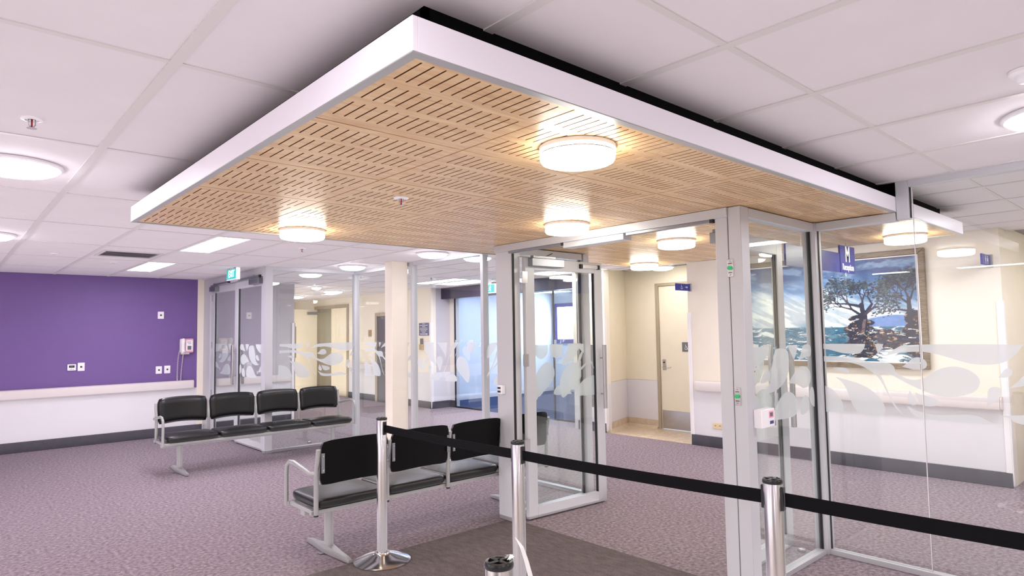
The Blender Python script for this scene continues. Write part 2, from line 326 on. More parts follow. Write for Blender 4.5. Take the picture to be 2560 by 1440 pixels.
# purple wall with white sheet below
wl = struct('wall_left', 'purple', (-4.4, 3.21, YP, YP + 0.12, 0.745, ZC + .04))
bx('wall_sheet', 'white', (-4.4, 3.21, YP, YP + 0.12, 0, 0.745), wl)
struct('wall_left', 'cream', (3.21, 3.36, YP - 0.01, YP + 0.12, 0, ZC + .04))
def skirting(name, d): return struct(name, 'skirt', d, bevel=0.006)
skirting('baseboard_left', (-4.4, 3.3, YP - 0.012, YP, 0, 0.145))
struct('wall_back', 'cream', (-4.5, -4.4, -3, YP, 0, ZC + .04))
struct('wall_near', 'cream', (-4.5, XR, -3.1, -3, 0, ZC + .04))
# wall beyond the far doors
w2 = struct('wall_far', 'grey', (3.36, 4.91, 11.45, 11.6, 0.745, ZC + .04))
bx('wall_sheet', 'white', (3.36, 4.91, 11.445, 11.6, 0, 0.745), w2)
skirting('baseboard_far', (3.36, 4.9, 11.433, 11.445, 0, 0.145))
struct('wall_far', 'cream', (4.81, 4.91, 11.6, YE, 0, ZC + .04))
struct('wall_end', 'cream', (4.8, XR, YE, YE + 0.1, 0, ZC + .04))
skirting('baseboard_end', (4.91, XR, YE - .012, YE, 0, 0.145))
# right hand wall, in pieces
def wallx(x, y0, y1, name='wall_right', up='cream', th=0.12, skirt=True, sheet=True):
    o = struct(name, up, (x, x + th, y0, y1, 0.745 if sheet else 0, ZC + .04))
    if sheet: bx('wall_sheet', 'white', (x - 0.004, x + th, y0, y1, 0, 0.745), o)
    if skirt: skirting('baseboard_right', (x - 0.016, x - 0.004, y0, y1, 0, 0.145))
    return o
wallx(XR, 11.1, 14.70); wallx(XR, 16.62, YE)
struct('wall_right', 'cream', (XR, XR + .12, 14.70, 16.62, 2.34, ZC + .04))
o = struct('wall_right', 'grey', (XR + .12, 8.2, 11.1, 11.2, 0.745, ZC + .04)); bx('wall_sheet', 'white', (XR + .002, 8.2, 11.096, 11.2, 0, .745), o)
skirting('baseboard_right', (XR, 8.2, 11.084, 11.096, 0, 0.145))
wallx(8.2, 10.93, 11.1)
o = struct('wall_right', 'cream', (XR, 8.2, 6.98, 7.08, 0.745, ZC + .04)); bx('wall_sheet', 'white', (XR, 8.2, 6.98, 7.084, 0, .745), o)
wallx(XR, 6.42, 7.0)
wallx(XR, 1.42, 4.93)
wallx(XR, -3, -0.5)
wallx(9.2, -0.6, 1.5, up='cream')
struct('wall_right', 'cream', (XR + .12, 9.3, 1.42, 1.52, 0, ZC + .04))
# alcove
wa = struct('wall_alcove', 'tan', (8.6, 8.72, 6.08, 6.85, 0.76, ZC + .04)); struct('wall_alcove', 'tan', (8.6, 8.72, 4.85, 6.08, 2.31, ZC + .04))
struct('wall_alcove', 'tan', (8.6, 8.72, 4.85, 5.10, 0, 2.31))
wb = MB().prism([(XR + .02, 6.425), (8.6, 6.70), (8.6, 6.85), (XR + .02, 6.85)], 'z', 0.76, ZC + .04).build('wall_alcove', 'tan', kind='structure'); struct('wall_alcove', 'tan', (XR + .12, 8.6, 4.83, 4.93, 0, ZC + .04))
MB().prism([(XR + .02, 6.420), (8.6, 6.695), (8.6, 6.84), (XR + .02, 6.84)], 'z', 0.0, 0.757).build('wall_sheet', 'white', wb)
bx('wall_sheet', 'white', (8.594, 8.72, 6.085, 6.69, 0.13, 0.757), wa)
m_ = MB(); m_.prism([(8.53, 0.004), (8.56, 0.012), (8.585, 0.04), (8.590, 0.135), (8.60, 0.135), (8.60, 0.0)], 'y', 6.085, 6.69); m_.build('baseboard_alcove', 'vinyl', kind='structure')
m_ = MB(); prof_ = [(-.07, 0.004), (-.04, 0.012), (-.015, 0.04), (-.01, 0.135), (0, 0.135), (0, 0.0)]; m_.ring([[(XR + .03, 6.422 + a, b) for a, b in prof_], [(8.6, 6.695 + a, b) for a, b in prof_]]); m_.build('baseboard_alcove', 'vinyl', kind='structure')
# entrance foyer beyond the sliding glass
struct('wall_foyer', 'paleblue', (8.2, 12.4, 12.0, 12.1, 0, ZC + .04)); struct('wall_foyer', 'paleblue', (12.3, 12.4, 6.72, 12, 0, ZC + .04)); struct('wall_foyer', 'paleblue', (8.2, 12.4, 6.72, 6.82, 0, ZC + .04))
struct('wall_foyer', 'paleblue', (8.2, 8.3, 11.1, 12.0, 0, ZC + .04)); struct('wall_foyer', 'paleblue', (8.2, 8.3, 6.72, 7.08, 0, ZC + .04))
struct('baseboard_foyer', 'white', (8.3, 12.3, 11.985, 12.0, 0, 0.1)); struct('baseboard_foyer', 'white', (12.285, 12.3, 6.82, 12, 0, 0.1))
struct('trim_1', 'beam', (7.98, 8.12, 6.95, 11.12, 2.29, ZC + .04), bevel=0.004)
wn = struct('window_1', 'blue', (12.24, 12.3, 10.5, 11.9, 1.25, 2.3)); bx('window_pane', 'eblue', (12.235, 12.245, 10.62, 11.78, 1.36, 2.2), wn)
# outer walls closing the corners of the shell
struct('wall_right', 'cream', (8.72, 9.3, -.7, -.6, 0, ZC + .04)); struct('wall_right', 'cream', (XR + .12, 9.3, -.6, -.5, 0, ZC + .04))

# corner guards
def guard(y, sgn, x=XR, label=None, n=4):
    d = [(x - 0.016, x + 0.045, min(y, y + sgn * 0.002), max(y, y + sgn * .002) + 0.0, .15, 1.8)]
    mb = MB(); mb.box(x - 0.014, x - 0.004, min(y, y - sgn * .05), max(y, y - sgn * .05), 0.02, 1.8); mb.box(x - 0.014, x + 0.045, min(y, y + sgn * .010), max(y, y + sgn * .010), 0.02, 1.8)
    o = mb.build('trim_%d' % n, 'guard', kind='structure', bevel=0.003)
guard(4.93, 1, n=2); guard(6.42, -1, n=3); guard(1.42, -1, n=4); guard(11.096, -1, n=5)
mb = MB(); mb.box(4.86, 4.925, 11.43, 11.444, .02, 1.8); mb.box(4.911, 4.925, 11.43, 11.5, .02, 1.8); mb.build('trim_6', 'guard', kind='structure', bevel=.003)

# ceiling tiles and bars (parts of the ceiling)
GX = [0.585 + 0.675 * k for k in range(-5, 12)]; GY = [1.055 + 1.3045 * j for j in range(-3, 14)]
regions = [(-4.4, XW, -3, YP), (XW, XR, -3, 11.1), (4.91, XR, 11.1, YE), (XR, 9.2, -0.5, 1.42), (XR + .12, 8.6, 4.93, 6.42), (XR, 8.2, 7.08, 11.1), (XP, 4.91, YP, 11.45)]
canopy_in = (1.02, 6.06, 1.49, 4.56)
TROFFERS = [(1.935, 6.27, 'left'), (1.935, 8.882, 'left')]
FAR_TROFFERS = [(6.66, 8.882), (7.335, 8.882), (6.66, 2.36), (6.66, -0.25), (7.335, 6.2725)]
tro = {(round(x, 2), round(y, 1)) for x, y, _ in TROFFERS} | {(round(x, 2), round(y, 1)) for x, y in FAR_TROFFERS}
cache = {}
def tile(x0, x1, y0, y1):
    key = (round(x1 - x0, 3), round(y1 - y0, 3))
    if key not in cache:
        g = 0.003; b = 0.004; a, c = x1 - x0, y1 - y0
        mb = MB(); lo = [(g + b, g + b, 0), (a - g - b, g + b, 0), (a - g - b, c - g - b, 0), (g + b, c - g - b, 0)]
        up = [(g, g, b), (a - g, g, b), (a - g, c - g, b), (g, c - g, b)]; tp = [(x, y, 0.02) for x, y, _ in up]
        mb.ring([lo, up, tp]); o = mb.build('ceiling_tile', 'tile', cl); cache[key] = o.data
        o.data.transform(Matrix.Identity(4))
    else:
        o = bpy.data.objects.new('ceiling_tile', cache[key]); C.objects.link(o); o.parent = cl
    o.location = (x0, y0, ZC - 0.002)
for i in range(len(GX) - 1):
    for j in range(len(GY) - 1):
        x0, x1, y0, y1 = GX[i], GX[i+1], GY[j], GY[j+1]
        for r in regions:
            a, b, c, d = max(x0, r[0]), min(x1, r[1]), max(y0, r[2]), min(y1, r[3])
            if b - a < 0.05 or d - c < 0.05: continue
            if a >= canopy_in[0] and b <= canopy_in[1] and c >= canopy_in[2] and d <= canopy_in[3]: continue
            if r[0] < -1 and (b < -2 or d < -1.5): # behind the camera: one plain tile per cell is enough
                pass
            if (round(x0, 2), round(y0, 1)) in tro:
                if b > x0 + 0.35: tile(max(a, x0 + 0.335), b, c, d)
                continue
            tile(a, b, c, d)
for x in GX:
    for (a, b, c, d) in regions[:6]:
        if a < x < b:
            segs = [(c, d)]
            if canopy_in[0] < x < canopy_in[1] and c < 1.5: segs = [(c, canopy_in[2]), (canopy_in[3], d)]
            for s0, s1 in segs: bx('ceiling_bar', 'tbar', (x - 0.019, x + 0.019, s0, s1, ZC - 0.007, ZC), cl)
for y in GY:
    for (a, b, c, d) in regions[:6]:
        if c < y < d:
            segs = [(a, b)]
            if canopy_in[2] < y < canopy_in[3]: segs = [(a, min(b, canopy_in[0])), (max(a, canopy_in[1]), b)]
            for s0, s1 in segs:
                if s1 > s0: bx('ceiling_bar', 'tbar', (s0, s1, y - 0.013, y + 0.013, ZC - 0.006, ZC), cl)

# ------------------------------------------------------------------ canopy
cy0, cx0, cx1 = 1.386, 0.912, 6.27; PXP = (cx1 - cx0) / 8; PYP = 0.6555; cy1 = cy0 + 5 * PYP
cp = thing('dropped_canopy', 'large suspended canopy with slotted plywood panels and a white edge band', 'canopy', (cx0, cy0, ZB))
t_ = 0.018
fx = [(cx0, cx0 + t_, cy0, cy1), (cx1 - t_, cx1, cy0, cy1), (cx0 + t_, cx1 - t_, cy0, cy0 + t_), (cx0 + t_, cx1 - t_, cy1 - t_, cy1)]
for q in fx: bx('edge_band', 'fascia', (*q, ZB, ZT), cp, bevel=0.0015)
mb = MB(); e = 0.03
for q in [(cx0, cx0 + e, cy0, cy1), (cx1 - e, cx1, cy0, cy1), (cx0 + e, cx1 - e, cy0, cy0 + e), (cx0 + e, cx1 - e, cy1 - e, cy1)]: mb.box(*q, ZB - 0.004, ZB - 0.0005)
mb.build('edge_trim', 'alu', cp)
mb = MB(); c0, c1, c2, c3 = canopy_in
mb.box(c0, c1, c2, c2 + .02, ZT - .02, ZC + .02); mb.box(c0, c1, c3 - .02, c3, ZT - .02, ZC + .02); mb.box(c0, c0 + .02, c2, c3, ZT - .02, ZC + .02); mb.box(c1 - .02, c1, c2, c3, ZT - .02, ZC + .02)
mb.build('recess_upstand', 'black', cp)
bx('top_board', 'black', (cx0 + t_, cx1 - t_, cy0 + t_, cy1 - t_, ZT - 0.03, ZT - 0.012), cp)
# one slotted panel: real slots, five thin faces each
def panel_mesh():
    W, H, g = PXP, PYP, 0.0035; mb = MB(); ms = MB()
    def rect(b, x0, x1, y0, y1, z=0.0): b.face([(x0, y0, z), (x0, y1, z), (x1, y1, z), (x1, y0, z)])
    rows = [(0.052, 0.197), (0.247, 0.392), (0.440, 0.585)]; hw = 0.003; n = 14; px = 0.0417; x_1 = (W - px * 13) / 2; D = 0.014
    xs = [x_1 + px * k for k in range(n)]; y = g
    for a, b in rows:
        rect(mb, g, W - g, y, a); x = g
        for c in xs:
            rect(mb, x, c - hw, a, b); x = c + hw
            for (p, q) in (((c-hw, a), (c-hw, b)), ((c-hw, b), (c+hw, b)), ((c+hw, b), (c+hw, a)), ((c+hw, a), (c-hw, a))):
                ms.face([(p[0], p[1], 0), (q[0], q[1], 0), (q[0], q[1], D), (p[0], p[1], D)])
            rect(ms, c - hw, c + hw, a, b, D)
        rect(mb, x, W - g, a, b); y = b
    rect(mb, g, W - g, y, H - g)
    for p, q in (((g, g), (W-g, g)), ((W-g, g), (W-g, H-g)), ((W-g, H-g), (g, H-g)), ((g, H-g), (g, g))):
        mb.face([(p[0], p[1], 0), (q[0], q[1], 0), (q[0], q[1], 0.02), (p[0], p[1], 0.02)])
    return mb, ms
mb, ms = panel_mesh(); first = None
for i in range(8):
    for j in range(5):
        if first is None:
            first = mb.build('wood_panel', 'ply', cp, local=True); fs = ms.build('slot_lining', 'slot', first, local=True); p, s = first, fs
        else:
            p = first.copy(); C.objects.link(p); s = fs.copy(); C.objects.link(s); s.parent = p
        p.parent = cp; p.location = (i * PXP, j * PYP, 0.0)
bx('joint_backing', 'slot', (cx0 + .02, cx1 - .02, cy0 + .02, cy1 - .02, ZB + 0.021, ZB + 0.024), cp)

# sliding glass leaves of the foyer entrance
for k, (y0, y1, nm) in enumerate(((10.02, 10.92, 9), (7.10, 8.0, 10))):
    d = struct('door_%d' % nm, 'gasket', (8.185, 8.215, y0, y1, 0.0, .03)); bx('glass_pane', 'blueglass', (8.195, 8.205, y0 + .01, y1 - .01, .03, 2.30), d)
    bx('edge_stile', 'gasket', (8.185, 8.215, y1 - .02, y1, .03, 2.30), d); bx('edge_stile', 'alud', (8.19, 8.21, y0, y0 + .012, .03, 2.30), d)
FOYER_FILM = [(8.1905, 10.04, 10.90), (8.1905, 7.12, 7.98)]

# ------------------------------------------------------------------ lamps
def drum(name, label, cat, loc, group, em='ewarm', r=0.152, h=0.066):
    t = thing(name, label, cat, loc, group=group)
    mb = MB(); mb.lathe([(r + .004, 0), (r + .004, -0.016), (r - .02, -0.016), (r - .02, 0)], 0, 0, 40); mb.build('base_ring', 'plastic', t, local=True, smooth=40)
    mb = MB(); mb.lathe([(r, -0.016), (r, -h + .014), (r - .006, -h + .004), (r - .02, -h), (0.001, -h)], 0, 0, 40); mb.build('diffuser', em, t, local=True, smooth=40)
    mb = MB(); mb.lathe([(r + .0025, -0.034), (r + .0025, -0.030), (r - .001, -0.030), (r - .001, -0.034)], 0, 0, 40); mb.build('rim_band', 'alud', t, local=True, smooth=40)
    return t
def cc(i, j): return (cx0 + (i + .5) * PXP, cy0 + (j + .5) * PYP, ZB - 0.001)
for (i, j), lab in {(1, 0): 'round drum lamp under the canopy, nearest the near corner of the white edge', (1, 4): 'round drum lamp at the far left edge of the canopy',
                    (3, 2): 'round drum lamp just in front of the aluminium door header', (5, 2): 'round drum lamp seen through the open doorway, nearer one',
                    (7, 4): 'round drum lamp seen through the open doorway, farther one by the cream alcove', (7, 0): 'round drum lamp behind the glass above the painting'}.items():
    drum('drum_lamp', lab, 'ceiling lamp', cc(i, j), 'drum lamps under the plywood canopy')
def dish(loc, label, r=0.205, em='ecool', grp='round lamps on the white tiled ceiling'):
    t = thing('round_ceiling_lamp', label, 'ceiling lamp', loc, group=grp)
    mb = MB(); mb.lathe([(r + .02, 0), (r + .02, -0.01), (r + .008, -0.018), (r - .004, -0.018), (r - .004, 0)], 0, 0, 40); mb.build('rim_ring', 'plastic', t, local=True, smooth=40)
    mb = MB(); mb.lathe([(r, -0.012), (r * .96, -0.03), (r * .8, -0.045), (r * .5, -0.056), (0.001, -0.06)], 0, 0, 40); mb.build('diffuser', em, t, local=True, smooth=60)
    return t
Z0 = ZC - 0.004
dish((0.285, 4.30, Z0), 'large round glowing lamp on the white ceiling at the left border')
dish((3.70, 0.42, Z0), 'large round glowing lamp on the white ceiling at the right border')
dish((0.30, 7.30, Z0), 'round ceiling lamp just entering at the left border, farther back')
dish((4.27, 8.02, Z0), 'round ceiling lamp before the corner of the glass screen, left of the cream column', 0.17)
dish((4.34, 6.20, Z0), 'round ceiling lamp right of the cream column by the canopy', 0.17)
for x, y, w_ in ((0.3, 1.2, 'nearly overhead left of the viewpoint'), (-2.4, 4.3, 'added out of view, left in the middle row'), (-2.4, 7.4, 'added out of view, left near the purple wall'), (-2.4, 1.2, 'added out of view, left, level with the viewpoint'), (1.0, -1.6, 'added behind the viewpoint, middle one'), (3.7, -1.9, 'added behind the viewpoint beside the glass wall'), (-1.0, -1.6, 'added behind the viewpoint, leftmost one')):  # all but the first are unseen lamps added to light the room
    dish((x, y, Z0), 'round ceiling lamp ' + w_, grp='round lamps outside the view')
dish((6.45, 15.0, Z0), 'round lamp on the ceiling before the cream double doors')
dish((5.55, 11.9, Z0), 'small round lamp on the far corridor ceiling above the half open door', 0.09)
dish((8.1, 5.6, Z0), 'added round lamp in the cream alcove ceiling', 0.17, 'ewarm')  # lamp added here, made wide to raise the alcove's light
dish((8.45, 0.5, Z0), 'round lamp in the recess right of the painting wall', 0.17, 'ewarm')
dish((6.4, 12.9, Z0), 'added round lamp over the far corridor before the dark lift door', 0.19)  # extra lamp added to brighten the dim far corridor
dish((8.5, 15.6, Z0), 'round lamp in the store room behind the cream double doors', 0.17, 'ewarm')
def troffer(x, y, label, L=1.3045, Wd=0.335, em='etroff', grp='recessed fluorescent lamps'):
    t = thing('fluorescent_lamp', label, 'ceiling lamp', (x, y, ZC - 0.01), group=grp); f = 0.022
    mb = MB()
    for q in ((0, Wd, 0, f), (0, Wd, L - f, L), (0, f, f, L - f), (Wd - f, Wd, f, L - f)): mb.box(*q, 0, 0.03)
    mb.build('lamp_frame', 'plastic', t, local=True)
    bx('diffuser', em, (f, Wd - f, f, L - f, 0.004, 0.02), t, local=True)
for (x, y, _), lab in zip(TROFFERS, ('bright rectangular ceiling lamp nearer the canopy, above the left row of seats', 'bright rectangular ceiling lamp nearer the purple wall')): troffer(x, y, lab)
for (x, y), lab in zip(FAR_TROFFERS, ('long flat lamp beyond the left glass, left one of two', 'long flat lamp beyond the left glass, right one before the dark beam', 'long flat lamp beyond the canopy seen over the right door post',
                                       'long flat lamp on the far ceiling cut by the right border', 'long flat lamp seen through the open door leaf')): troffer(x, y, lab)
for y, w_ in ((1.6, 'nearest the back wall end'), (3.6, 'middle one'), (5.6, 'towards the purple wall')): troffer(-3.42, y, 'long flat lamp left of the viewpoint, mirrored in the glass, ' + w_, grp='lamps behind the viewpoint')
for x, y, w_ in ((9.3, 7.6, 'near the entry, right one'), (10.6, 7.6, 'farther in, right one'), (9.3, 10.2, 'near the entry, left one'), (10.8, 10.2, 'farther in, left one')):
    troffer(x, y, 'flat lamp in the pale blue foyer ' + w_, em='eblue', grp='lamps of the foyer')

# sprinklers, detector, vent
def sprinkler(x, y, z, label):
    t = thing('sprinkler_head', label, 'sprinkler', (x, y, z), group='fire sprinklers')
    mb = MB(); mb.lathe([(0.042, 0), (0.040, -0.006), (0.026, -0.010), (0.024, -0.004), (0.012, -0.003), (0.012, 0.0)], 0, 0, 24); mb.build('ring_plate', 'plastic', t, local=True, smooth=50)
    mb = MB(); mb.tube([(0.012, 0, -0.003), (0.012, 0, -0.028), (0.003, 0, -0.04)], 0.0025, 6); mb.tube([(-0.012, 0, -0.003), (-0.012, 0, -0.028), (-0.003, 0, -0.04)], 0.0025, 6)
    mb.lathe([(0.004, -0.038), (0.018, -0.042), (0.018, -0.044), (0.004, -0.044)], 0, 0, 12); mb.build('deflector_yoke', 'steel', t, local=True, smooth=50)
    mb = MB(); mb.tube([(0, 0, -0.004), (0, 0, -0.038)], 0.0035, 8); mb.build('glass_bulb', 'red', t, local=True, smooth='all')
sprinkler(0.28, 3.357, ZC - .002, 'fire sprinkler on the white tile at the left, above the big round lamp')
sprinkler(1.88, 2.98, ZB - .0005, 'fire sprinkler in the middle of the plywood canopy')
sprinkler(2.938, 6.653, ZC - .002, 'fire sprinkler on the white ceiling left of the canopy, before the glass screen')
for x, y, l in ((0.95, 8.6, 'flat round cover disc at the far left of the ceiling'), (1.62, 9.2, 'flat round cover disc between air vent and purple wall')):
    t = thing('cover_disc', l, 'cover', (x, y, ZC - .002), group='flat cover discs on the ceiling'); MB().lathe([(0.05, 0), (0.049, -0.006), (0.001, -0.008)], 0, 0, 28).build('disc', 'plastic', t, local=True, smooth=50)
    MB().lathe([(0.02, -.007), (0.018, -.014), (.001, -.015)], 0, 0, 20).build('centre_cap', 'tbar', t, local=True, smooth=50)
for x, y, l in ((5.1, 9.3, 'sprinkler beyond the glass corner'), (6.2, 8.9, 'sprinkler beyond the middle glass pane')): sprinkler(x, y, ZC - .002, l)
t = thing('smoke_detector', 'round white smoke detector on the ceiling at the right border', 'detector', (2.99, 0.435, ZC - .003))
MB().lathe([(0.055, 0), (0.055, -0.012), (0.045, -0.02), (0.001, -0.02)], 0, 0, 28).build('detector_base', 'plastic', t, local=True, smooth=50)
MB().lathe([(0.034, -0.02), (0.034, -0.034), (0.026, -0.045), (0.001, -0.047)], 0, 0, 28).build('sensing_dome', 'plastic', t, local=True, smooth=50)
t = thing('air_vent', 'square white air diffuser with slanted blades in the ceiling before the purple wall', 'vent', (1.60, 8.23, ZC - .004))
mb = MB()
for q in ((-.29, .29, -.29, -.26), (-.29, .29, .26, .29), (-.29, -.26, -.26, .26), (.26, .29, -.26, .26)): mb.box(*q, -0.008, 0.002)
mb.build('vent_frame', 'tbar', t, local=True)
bx('vent_backing', 'alud', (-.26, .26, -.26, .26, 0.0, 0.003), t, local=True)
for k in range(5):
    a = -0.245 + 0.1 * k
    mb = MB(); mb.face([(-.25, a, -.006), (.25, a, -.006), (.25, a + .07, .0), (-.25, a + .07, .0)]); mb.face([(-.25, a, -.008), (.25, a, -.008), (.25, a + .07, -.002), (-.25, a + .07, -.002)]); mb.build('vent_blade', 'tbar', t, local=True)

# ------------------------------------------------------------------ glazed screens
def xbox(n, m, y0, y1, z0, z1, par, t=0.05, x=XW, **k): return bx(n, m, (x - t / 2, x + t / 2, y0, y1, z0, z1), par, bevel=0.002, seg=1, **k)
FZ0, FZ1 = 0.972, 1.455
def shift(P, d): return [[(s + d, z) for s, z in p] for p in P]
def mirror(P, c): return [[(2 * c - s, z) for s, z in reversed(p)] for p in P]
def xpane(y0, y1, z0, z1, par, pats=None, x=XW, g='glass'):
    p = bx('glass_pane', g, (x - .005, x + .005, y0, y1, z0, z1), par)
    if pats: film(pats, y0 + .003, y1 - .003, FZ0, FZ1, lambda s, z: (x - .0062, s, z), p)
    return p
def ypane(x0, x1, z0, z1, par, pats=None, y=1.95, g='glass'):
    p = bx('glass_pane', g, (x0, x1, y - .005, y + .005, z0, z1), par)
    if pats: film(pats, x0 + .003, x1 - .003, FZ0, FZ1, lambda s, z: (s, y - .0062, z), p)
    return p
# left screen: Y 4.1 .. 8.69 in the plane x = XW
YV0, YV1 = 1.95, 4.15
gs = thing('glass_screen', 'floor-to-ceiling glass screen with silver mullions behind the cream column and far row of seats', 'glass partition', (XW, 8.69, 0))
for y, w_ in ((8.69, .08), (7.12, .05), (5.66, .05), (YV1, .09)):
    xbox('mullion', 'frame', y - w_ / 2, y + w_ / 2, 0, ZC if y > 4.6 else ZB - .006, gs, t=0.08)
segs = [(7.145, 8.65), (5.685, 7.095), (4.195, 5.635)]
for k, (a, b) in enumerate(segs):
    zt = ZC
    xbox('top_rail', 'frame', a, b, ZC - .055, ZC, gs, t=.07) if k < 2 else (xbox('top_rail', 'frame', cy1, b, ZC - .055, ZC, gs, t=.07), xbox('top_rail', 'frame', a, cy1, ZB - .056, ZB - .006, gs, t=.07))
    xbox('bottom_rail', 'frame', a, b, 0, .035, gs, t=.06)
    pats = {0: shift(PAT_A, 6.45), 1: PAT_B, 2: PAT_B + shift(mirror(PAT_B, 4.9), -.25)}[k]
    if k < 2: xpane(a, b, .035, ZC - .055, gs, pats)
    else: xpane(a, b, .035, ZB - .05, gs, pats); xpane(cy1 + .002, b, ZB, ZC - .055, gs)
    xbox('gasket', 'gasket', a, a + .006, .035, (ZC if k < 2 else ZB) - .055, gs, t=.03)
# return panel towards the far doors (plane y = 8.69)
gr = thing('glass_screen', 'glass side panel between the far double doors and the screen corner, behind the far seats', 'glass partition', (XP, 8.69, 0))
bx('mullion', 'frame', (XP - .05, XP + .05, 8.64, 8.74, 0, ZC), gr, bevel=.002)
bx('top_rail', 'frame', (XP + .05, XW - .04, 8.655, 8.725, ZC - .05, ZC), gr, bevel=.002)
bx('bottom_rail', 'frame', (XP + .05, XW - .04, 8.66, 8.72, 0, .035), gr, bevel=.002)
ypane(XP + .05, XW - .04, .035, ZC - .05, gr, [[(-s + 5.42 + .05, z) for s, z in reversed(p)] for p in PAT_A], y=8.69)
# right hand screen
gt = thing('glass_screen', 'tall frameless-jointed glass wall in front of the painting, with frosted leaf band', 'glass partition', (XW, 1.3, 0))
xbox('mullion', 'frame', YV0 - .045, YV0 + .045, 0, ZB - .006, gt, t=.10)
bx('gasket', 'gasket', (XW - .008, XW + .008, YV0 - .051, YV0 - .045, .035, ZB - .062), gt)
xbox('top_rail', 'frame', 1.39, YV0 - .045, ZB - .061, ZB - .006, gt, t=.07)
xbox('mullion', 'frame', 1.312, 1.385, ZB - .055, ZC, gt, t=.07)
xbox('top_rail', 'frame', -3, 1.312, ZC - .05, ZC, gt, t=.07)
xbox('bottom_rail', 'frame', -3, YV0 - .045, 0, .035, gt, t=.06)
xbox('gasket', 'gasket', 1.306, 1.312, ZB - .05, ZC - .05, gt, t=.02)
xpane(1.300, YV0 - .045, .035, ZB - .05, gt, PAT_A)
xpane(-1.0, 1.296, .035, ZC - .05, gt, PAT_A + shift(PAT_A, -1.25))
xpane(-3, -1.004, .035, ZC - .05, gt, shift(PAT_A, -2.9))
bx('silicone_joint', 'offwhite', (XW - .005, XW + .005, 1.296, 1.300, .035, ZC - .05), gt)
# black infill between canopy recess and screen
bx('infill_panel', 'black', (XW - .01, XW + .01, 1.388, 1.49, ZT, ZC - .005), cp)

# ------------------------------------------------------------------ vestibule
def vest_panel(y, label, pats, flip):
    v = thing('glass_side_panel', label, 'glass partition', (XD, y, 0))
    x0, x1 = XD + .062, XW - .05
    bx('top_rail', 'frame', (x0, x1, y - .035, y + .035, ZB - .066, ZB - .006), v, bevel=.002, seg=1)
    bx('bottom_rail', 'frame', (x0, x1, y - .03, y + .03, 0, .035), v, bevel=.002, seg=1)
    ypane(x0, x1, .035, ZB - .06, v, pats, y=y)
    bx('gasket', 'gasket', (x1 - .010, x1, y - .012, y + .012, .035, ZB - .066), v)
    return v
vest_panel(YV0, 'glass side panel right of the doorway with frosted leaves', PAT_C, 0)
vest_panel(YV1, 'glass side panel left of the doorway, behind the open door leaf', mirror(PAT_B, 4.9)[:0] + [[(s - 1.95, z) for s, z in p] for p in PAT_B], 1)
pf = thing('door_portal', 'silver aluminium door portal with header under the plywood canopy', 'door frame', (XD, 3.05, 0))
bx('jamb_post', 'frame', (XD - .04, XD + .06, 3.995, 4.195, 0, ZB - .06), pf, bevel=.003, seg=1)
bx('gasket', 'gasket', (XD - .032, XD - .012, 3.988, 3.995, 0, ZB - .085), pf)  # black strip put in for the dark shade of the hinge gap
bx('jamb_post', 'frame', (XD - .04, XD + .06, 2.003, 2.088, 0, ZB - .06), pf, bevel=.003, seg=1)
bx('jamb_post', 'frame', (XD - .04, XD + .06, 1.915, 1.999, 0, ZB - .002), pf, bevel=.003, seg=1)
bx('header_beam', 'frame', (XD - .055, XD + .06, 1.999, 4.20, ZB - .062, ZB - .002), pf, bevel=.002, seg=1)
bx('header_beam', 'frame', (XD - .045, XD + .05, 2.80, 3.385, ZB - .105, ZB - .062), pf, bevel=.002, seg=1)
for a, b in ((3.385, 4.02), (2.10, 2.775)):
    tr = bx('closer_track', 'alud', (XD - .05, XD - .015, a, b, ZB - .082, ZB - .062), pf, bevel=.002, seg=1)
    bx('track_end_cap', 'dark', (XD - .051, XD - .014, a - .004, a + .018, ZB - .084, ZB - .061), tr) 
for k, z in enumerate((2.01, 1.35, .67)):
    pass

def leaf(name, n, origin, ang, width, h, label, face, pats, extras):
    """glass leaf in local axes: x along the leaf, y across, z up"""
    t = thing(name, label, 'door', origin, ang)
    t['kind'] = 'structure'
    st, tp, bt, th = .10, .10, .095, .022
    for a, b in ((0, st), (width - st, width)): bx('stile', 'frame', (a, b, -th, th, .012, h), t, local=True, bevel=.002, seg=1)
    bx('leaf_rail', 'frame', (st, width - st, -th, th, h - tp, h), t, local=True, bevel=.002, seg=1)
    bx('leaf_rail', 'frame', (st, width - st, -th, th, .012, .012 + bt), t, local=True, bevel=.002, seg=1)
    p = bx('glass_pane', 'glass', (st, width - st, -.004, .004, .012 + bt, h - tp), t, local=True)
    f_ = film_local(pats, st + .002, width - st - .002, p)
    for s in (-1, 1):
        for a in (st, width - st - .005): bx('gasket', 'gasket', (a, a + .005, s * .008 - .005, s * .008 + .005, .107, h - tp), t, local=True)
        hx = width - .045
        mb = MB(); mb.tube([(hx, s * .075, .86), (hx, s * .075, 1.44)], .019, 14)
        hd = mb.build('pull_handle', 'steel', t, local=True, smooth=50)
        mb = MB(); mb.tube([(hx, s * .02, .99), (hx, s * .075, .99)], .007, 8); mb.tube([(hx, s * .02, 1.32), (hx, s * .075, 1.32)], .007, 8)
        mb.build('handle_standoff', 'steel', hd, local=True, smooth=50)
    for z in (.62, 1.33, 2.03):
        z = z * h / 2.2
        mb = MB(); mb.tube([(-.012, 0, z - .05), (-.012, 0, z + .05)], .0075, 10); mb.box(-.012, .02, -.026, -.023, z - .05, z + .05); mb.box(-.035, -.012, -.026, -.023, z - .05, z + .05); mb.build('hinge', 'steel', t, local=True, smooth=50)
    return t
